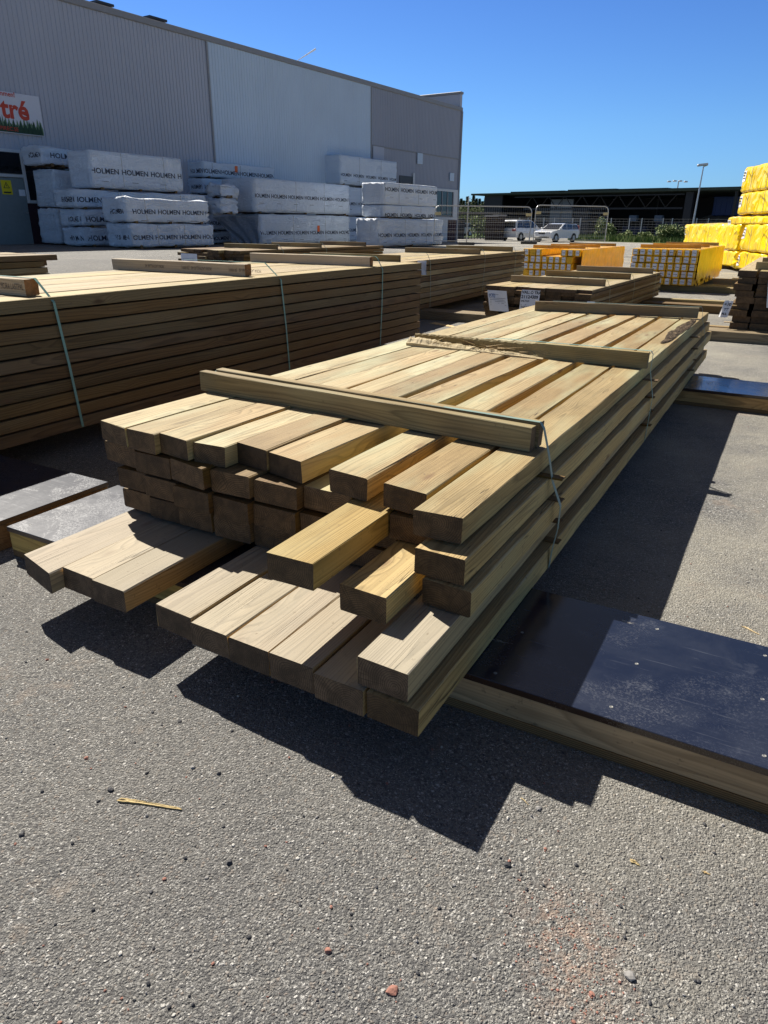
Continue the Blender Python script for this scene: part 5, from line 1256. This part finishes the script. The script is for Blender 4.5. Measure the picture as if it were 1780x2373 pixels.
def pebble(px, py, r0, mat, label, seed):
    p = at(px, py, 0); b = MB(); rock(b, 0, 0, r0, random.Random(seed), 0, det=2)
    o = b.build('pebble', M_ST[mat]); o.location = (p.x, p.y, -.001); tag(o, label, 'stone', 'loose stones on the asphalt')
for a in ((1176, 2006, .0085, 'dark', 'biggest black stone on the asphalt, below the point of the beam shadow', 1),
          (910, 2296, .0095, 'pink', 'round pink stone at the bottom centre of the asphalt', 2), (1248, 1874, .008, 'grey', 'pinkish grey pebble just right of the pointed beam shadow', 3),
          (772, 1800, .006, 'pale', 'white pebble at the notch of the beam shadow edge', 4), (257, 1831, .0075, 'dark', 'oblong dark pebble up left of the wood splinter', 5),
          (1460, 2262, .010, 'grey', 'largest grey pebble low on the right of the asphalt', 6), (532, 2000, .008, 'dark', 'black pebble pair below the wood splinter', 7),
          (417, 1672, .006, 'dark', 'small dark pebble above the wood splinter nearest the beams', 8), (1371, 2306, .007, 'pink', 'red pebble in the pink grit drift at the bottom', 9),
          (51, 1935, .0075, 'dark', 'brown pebble near the left edge below the splinter', 10), (760, 2205, .0075, 'pink', 'dull red pebble left of the pink grit drift', 11),
          (200, 1758, .006, 'pink', 'rust-red pebble in the group left of the splinter', 12), (447, 1780, .0065, 'grey', 'grey pebble right above the splinter tip', 13)): pebble(*a)
b = MB(); rr = random.Random(77)
for _ in range(1500):
    t = rr.random(); y = .62 + 5.5 * rr.random() ** 2.2; x = rr.uniform(-.62, .70) * (y + .35)
    dens = N3(x * 2.2, y * 2.2, 5)
    if dens < -.05 and rr.random() < .7: continue
    rock(b, x, y, rr.choice((.0014, .0018, .0022, .0028, .0036)), rr, mi=rr.choice((0, 0, 0, 1, 2, 2, 3)), det=1)
for _ in range(260):
    y = .62 + 2.2 * rr.random() ** 1.5; x = rr.uniform(-.62, .62) * (y + .3); rock(b, x, y, rr.uniform(.0028, .0052), rr, mi=rr.choice((0, 0, 0, 1, 2, 3)), det=1)
for _ in range(420):
    x = rr.gauss(.375, .06); y = rr.gauss(.92, .11); rock(b, x, y, rr.choice((.0013, .0018, .0024)), rr, mi=rr.choice((1, 1, 2, 3)), det=1)
tag(b.build('loose_grit', [M_ST['dark'], M_ST['pink'], M_ST['grey'], M_ST['pale']]), 'fine loose grit scattered over the asphalt', 'grit', kind='stuff')
def chip(px0, py0, px1, py1, wd, th, label, seed, mat=W_BARE, cat='wood splinter'):
    A, B = at(px0, py0, 0), at(px1, py1, 0); L = (B - A).length; rr = random.Random(seed); b = MB(); n = 16
    for i in range(n + 1):
        f = i / n; w0 = wd * (1 - .55 * f) * (.85 + .3 * rr.random()); x = L * f
        for (py, pz) in ((-.5, .02), (.5, .02), (.42, .6 + .5 * rr.random()), (.1, .9 + .3 * rr.random()), (-.15, .5 + .4 * rr.random()), (-.45, .7)):
            b.v.append((x + (rr.uniform(-.006, .006) if i in (0, n) else 0), py * w0 + .0015 * math.sin(f * 5), pz * th * (1 - .3 * f) + .0005))
    k = 6
    for i in range(n):
        for j in range(k): b.f.append((i * k + j, i * k + (j + 1) % k, (i + 1) * k + (j + 1) % k, (i + 1) * k + j))
    b.f += [tuple(range(k)), tuple(n * k + j for j in range(k))]; b.m = [0] * len(b.f)
    o = b.build('wood_splinter', mat); o.location = A; o.rotation_euler = (0, 0, math.atan2((B - A).y, (B - A).x)); tag(o, label, cat, 'wood scraps on the asphalt')
chip(278, 1856, 418, 1875, .011, .006, 'frayed pale wood splinter lying alone at the lower left', 1)
chip(1207, 1850, 1225, 1864, .002, .0012, 'hair-thin wood sliver by the stepped beam shadow', 2)
chip(1465, 1998, 1480, 2004, .009, .004, 'tiny yellow wood crumb on the right foreground asphalt', 3)
chip(1722, 1453, 1758, 1470, .009, .004, 'short pale sliver on the asphalt above the big plywood bearer', 4)
chip(1630, 2023, 1644, 2026, .005, .003, 'tiniest yellow chip near the right edge', 5)
chip(1004, 749, 1078, 763, .11, .012, 'flat pale offcut on the asphalt in the gap behind the left stack', 6)

# thin condensation trail
tr = [ray(688, 141), ray(732, 113)]; tp = [Vector(q / np.linalg.norm(q) * 3000) + Vector((0, 0, CH)) for q in tr]
mt = NT('vapour').out((.9, .92, .95), .9, None, .0)
tag(MB().tube(tp[0], tp[1], 1.0, 8, 3.0).build('vapour_trail', mt), 'short thin white vapour trail in the blue sky', 'vapour trail')
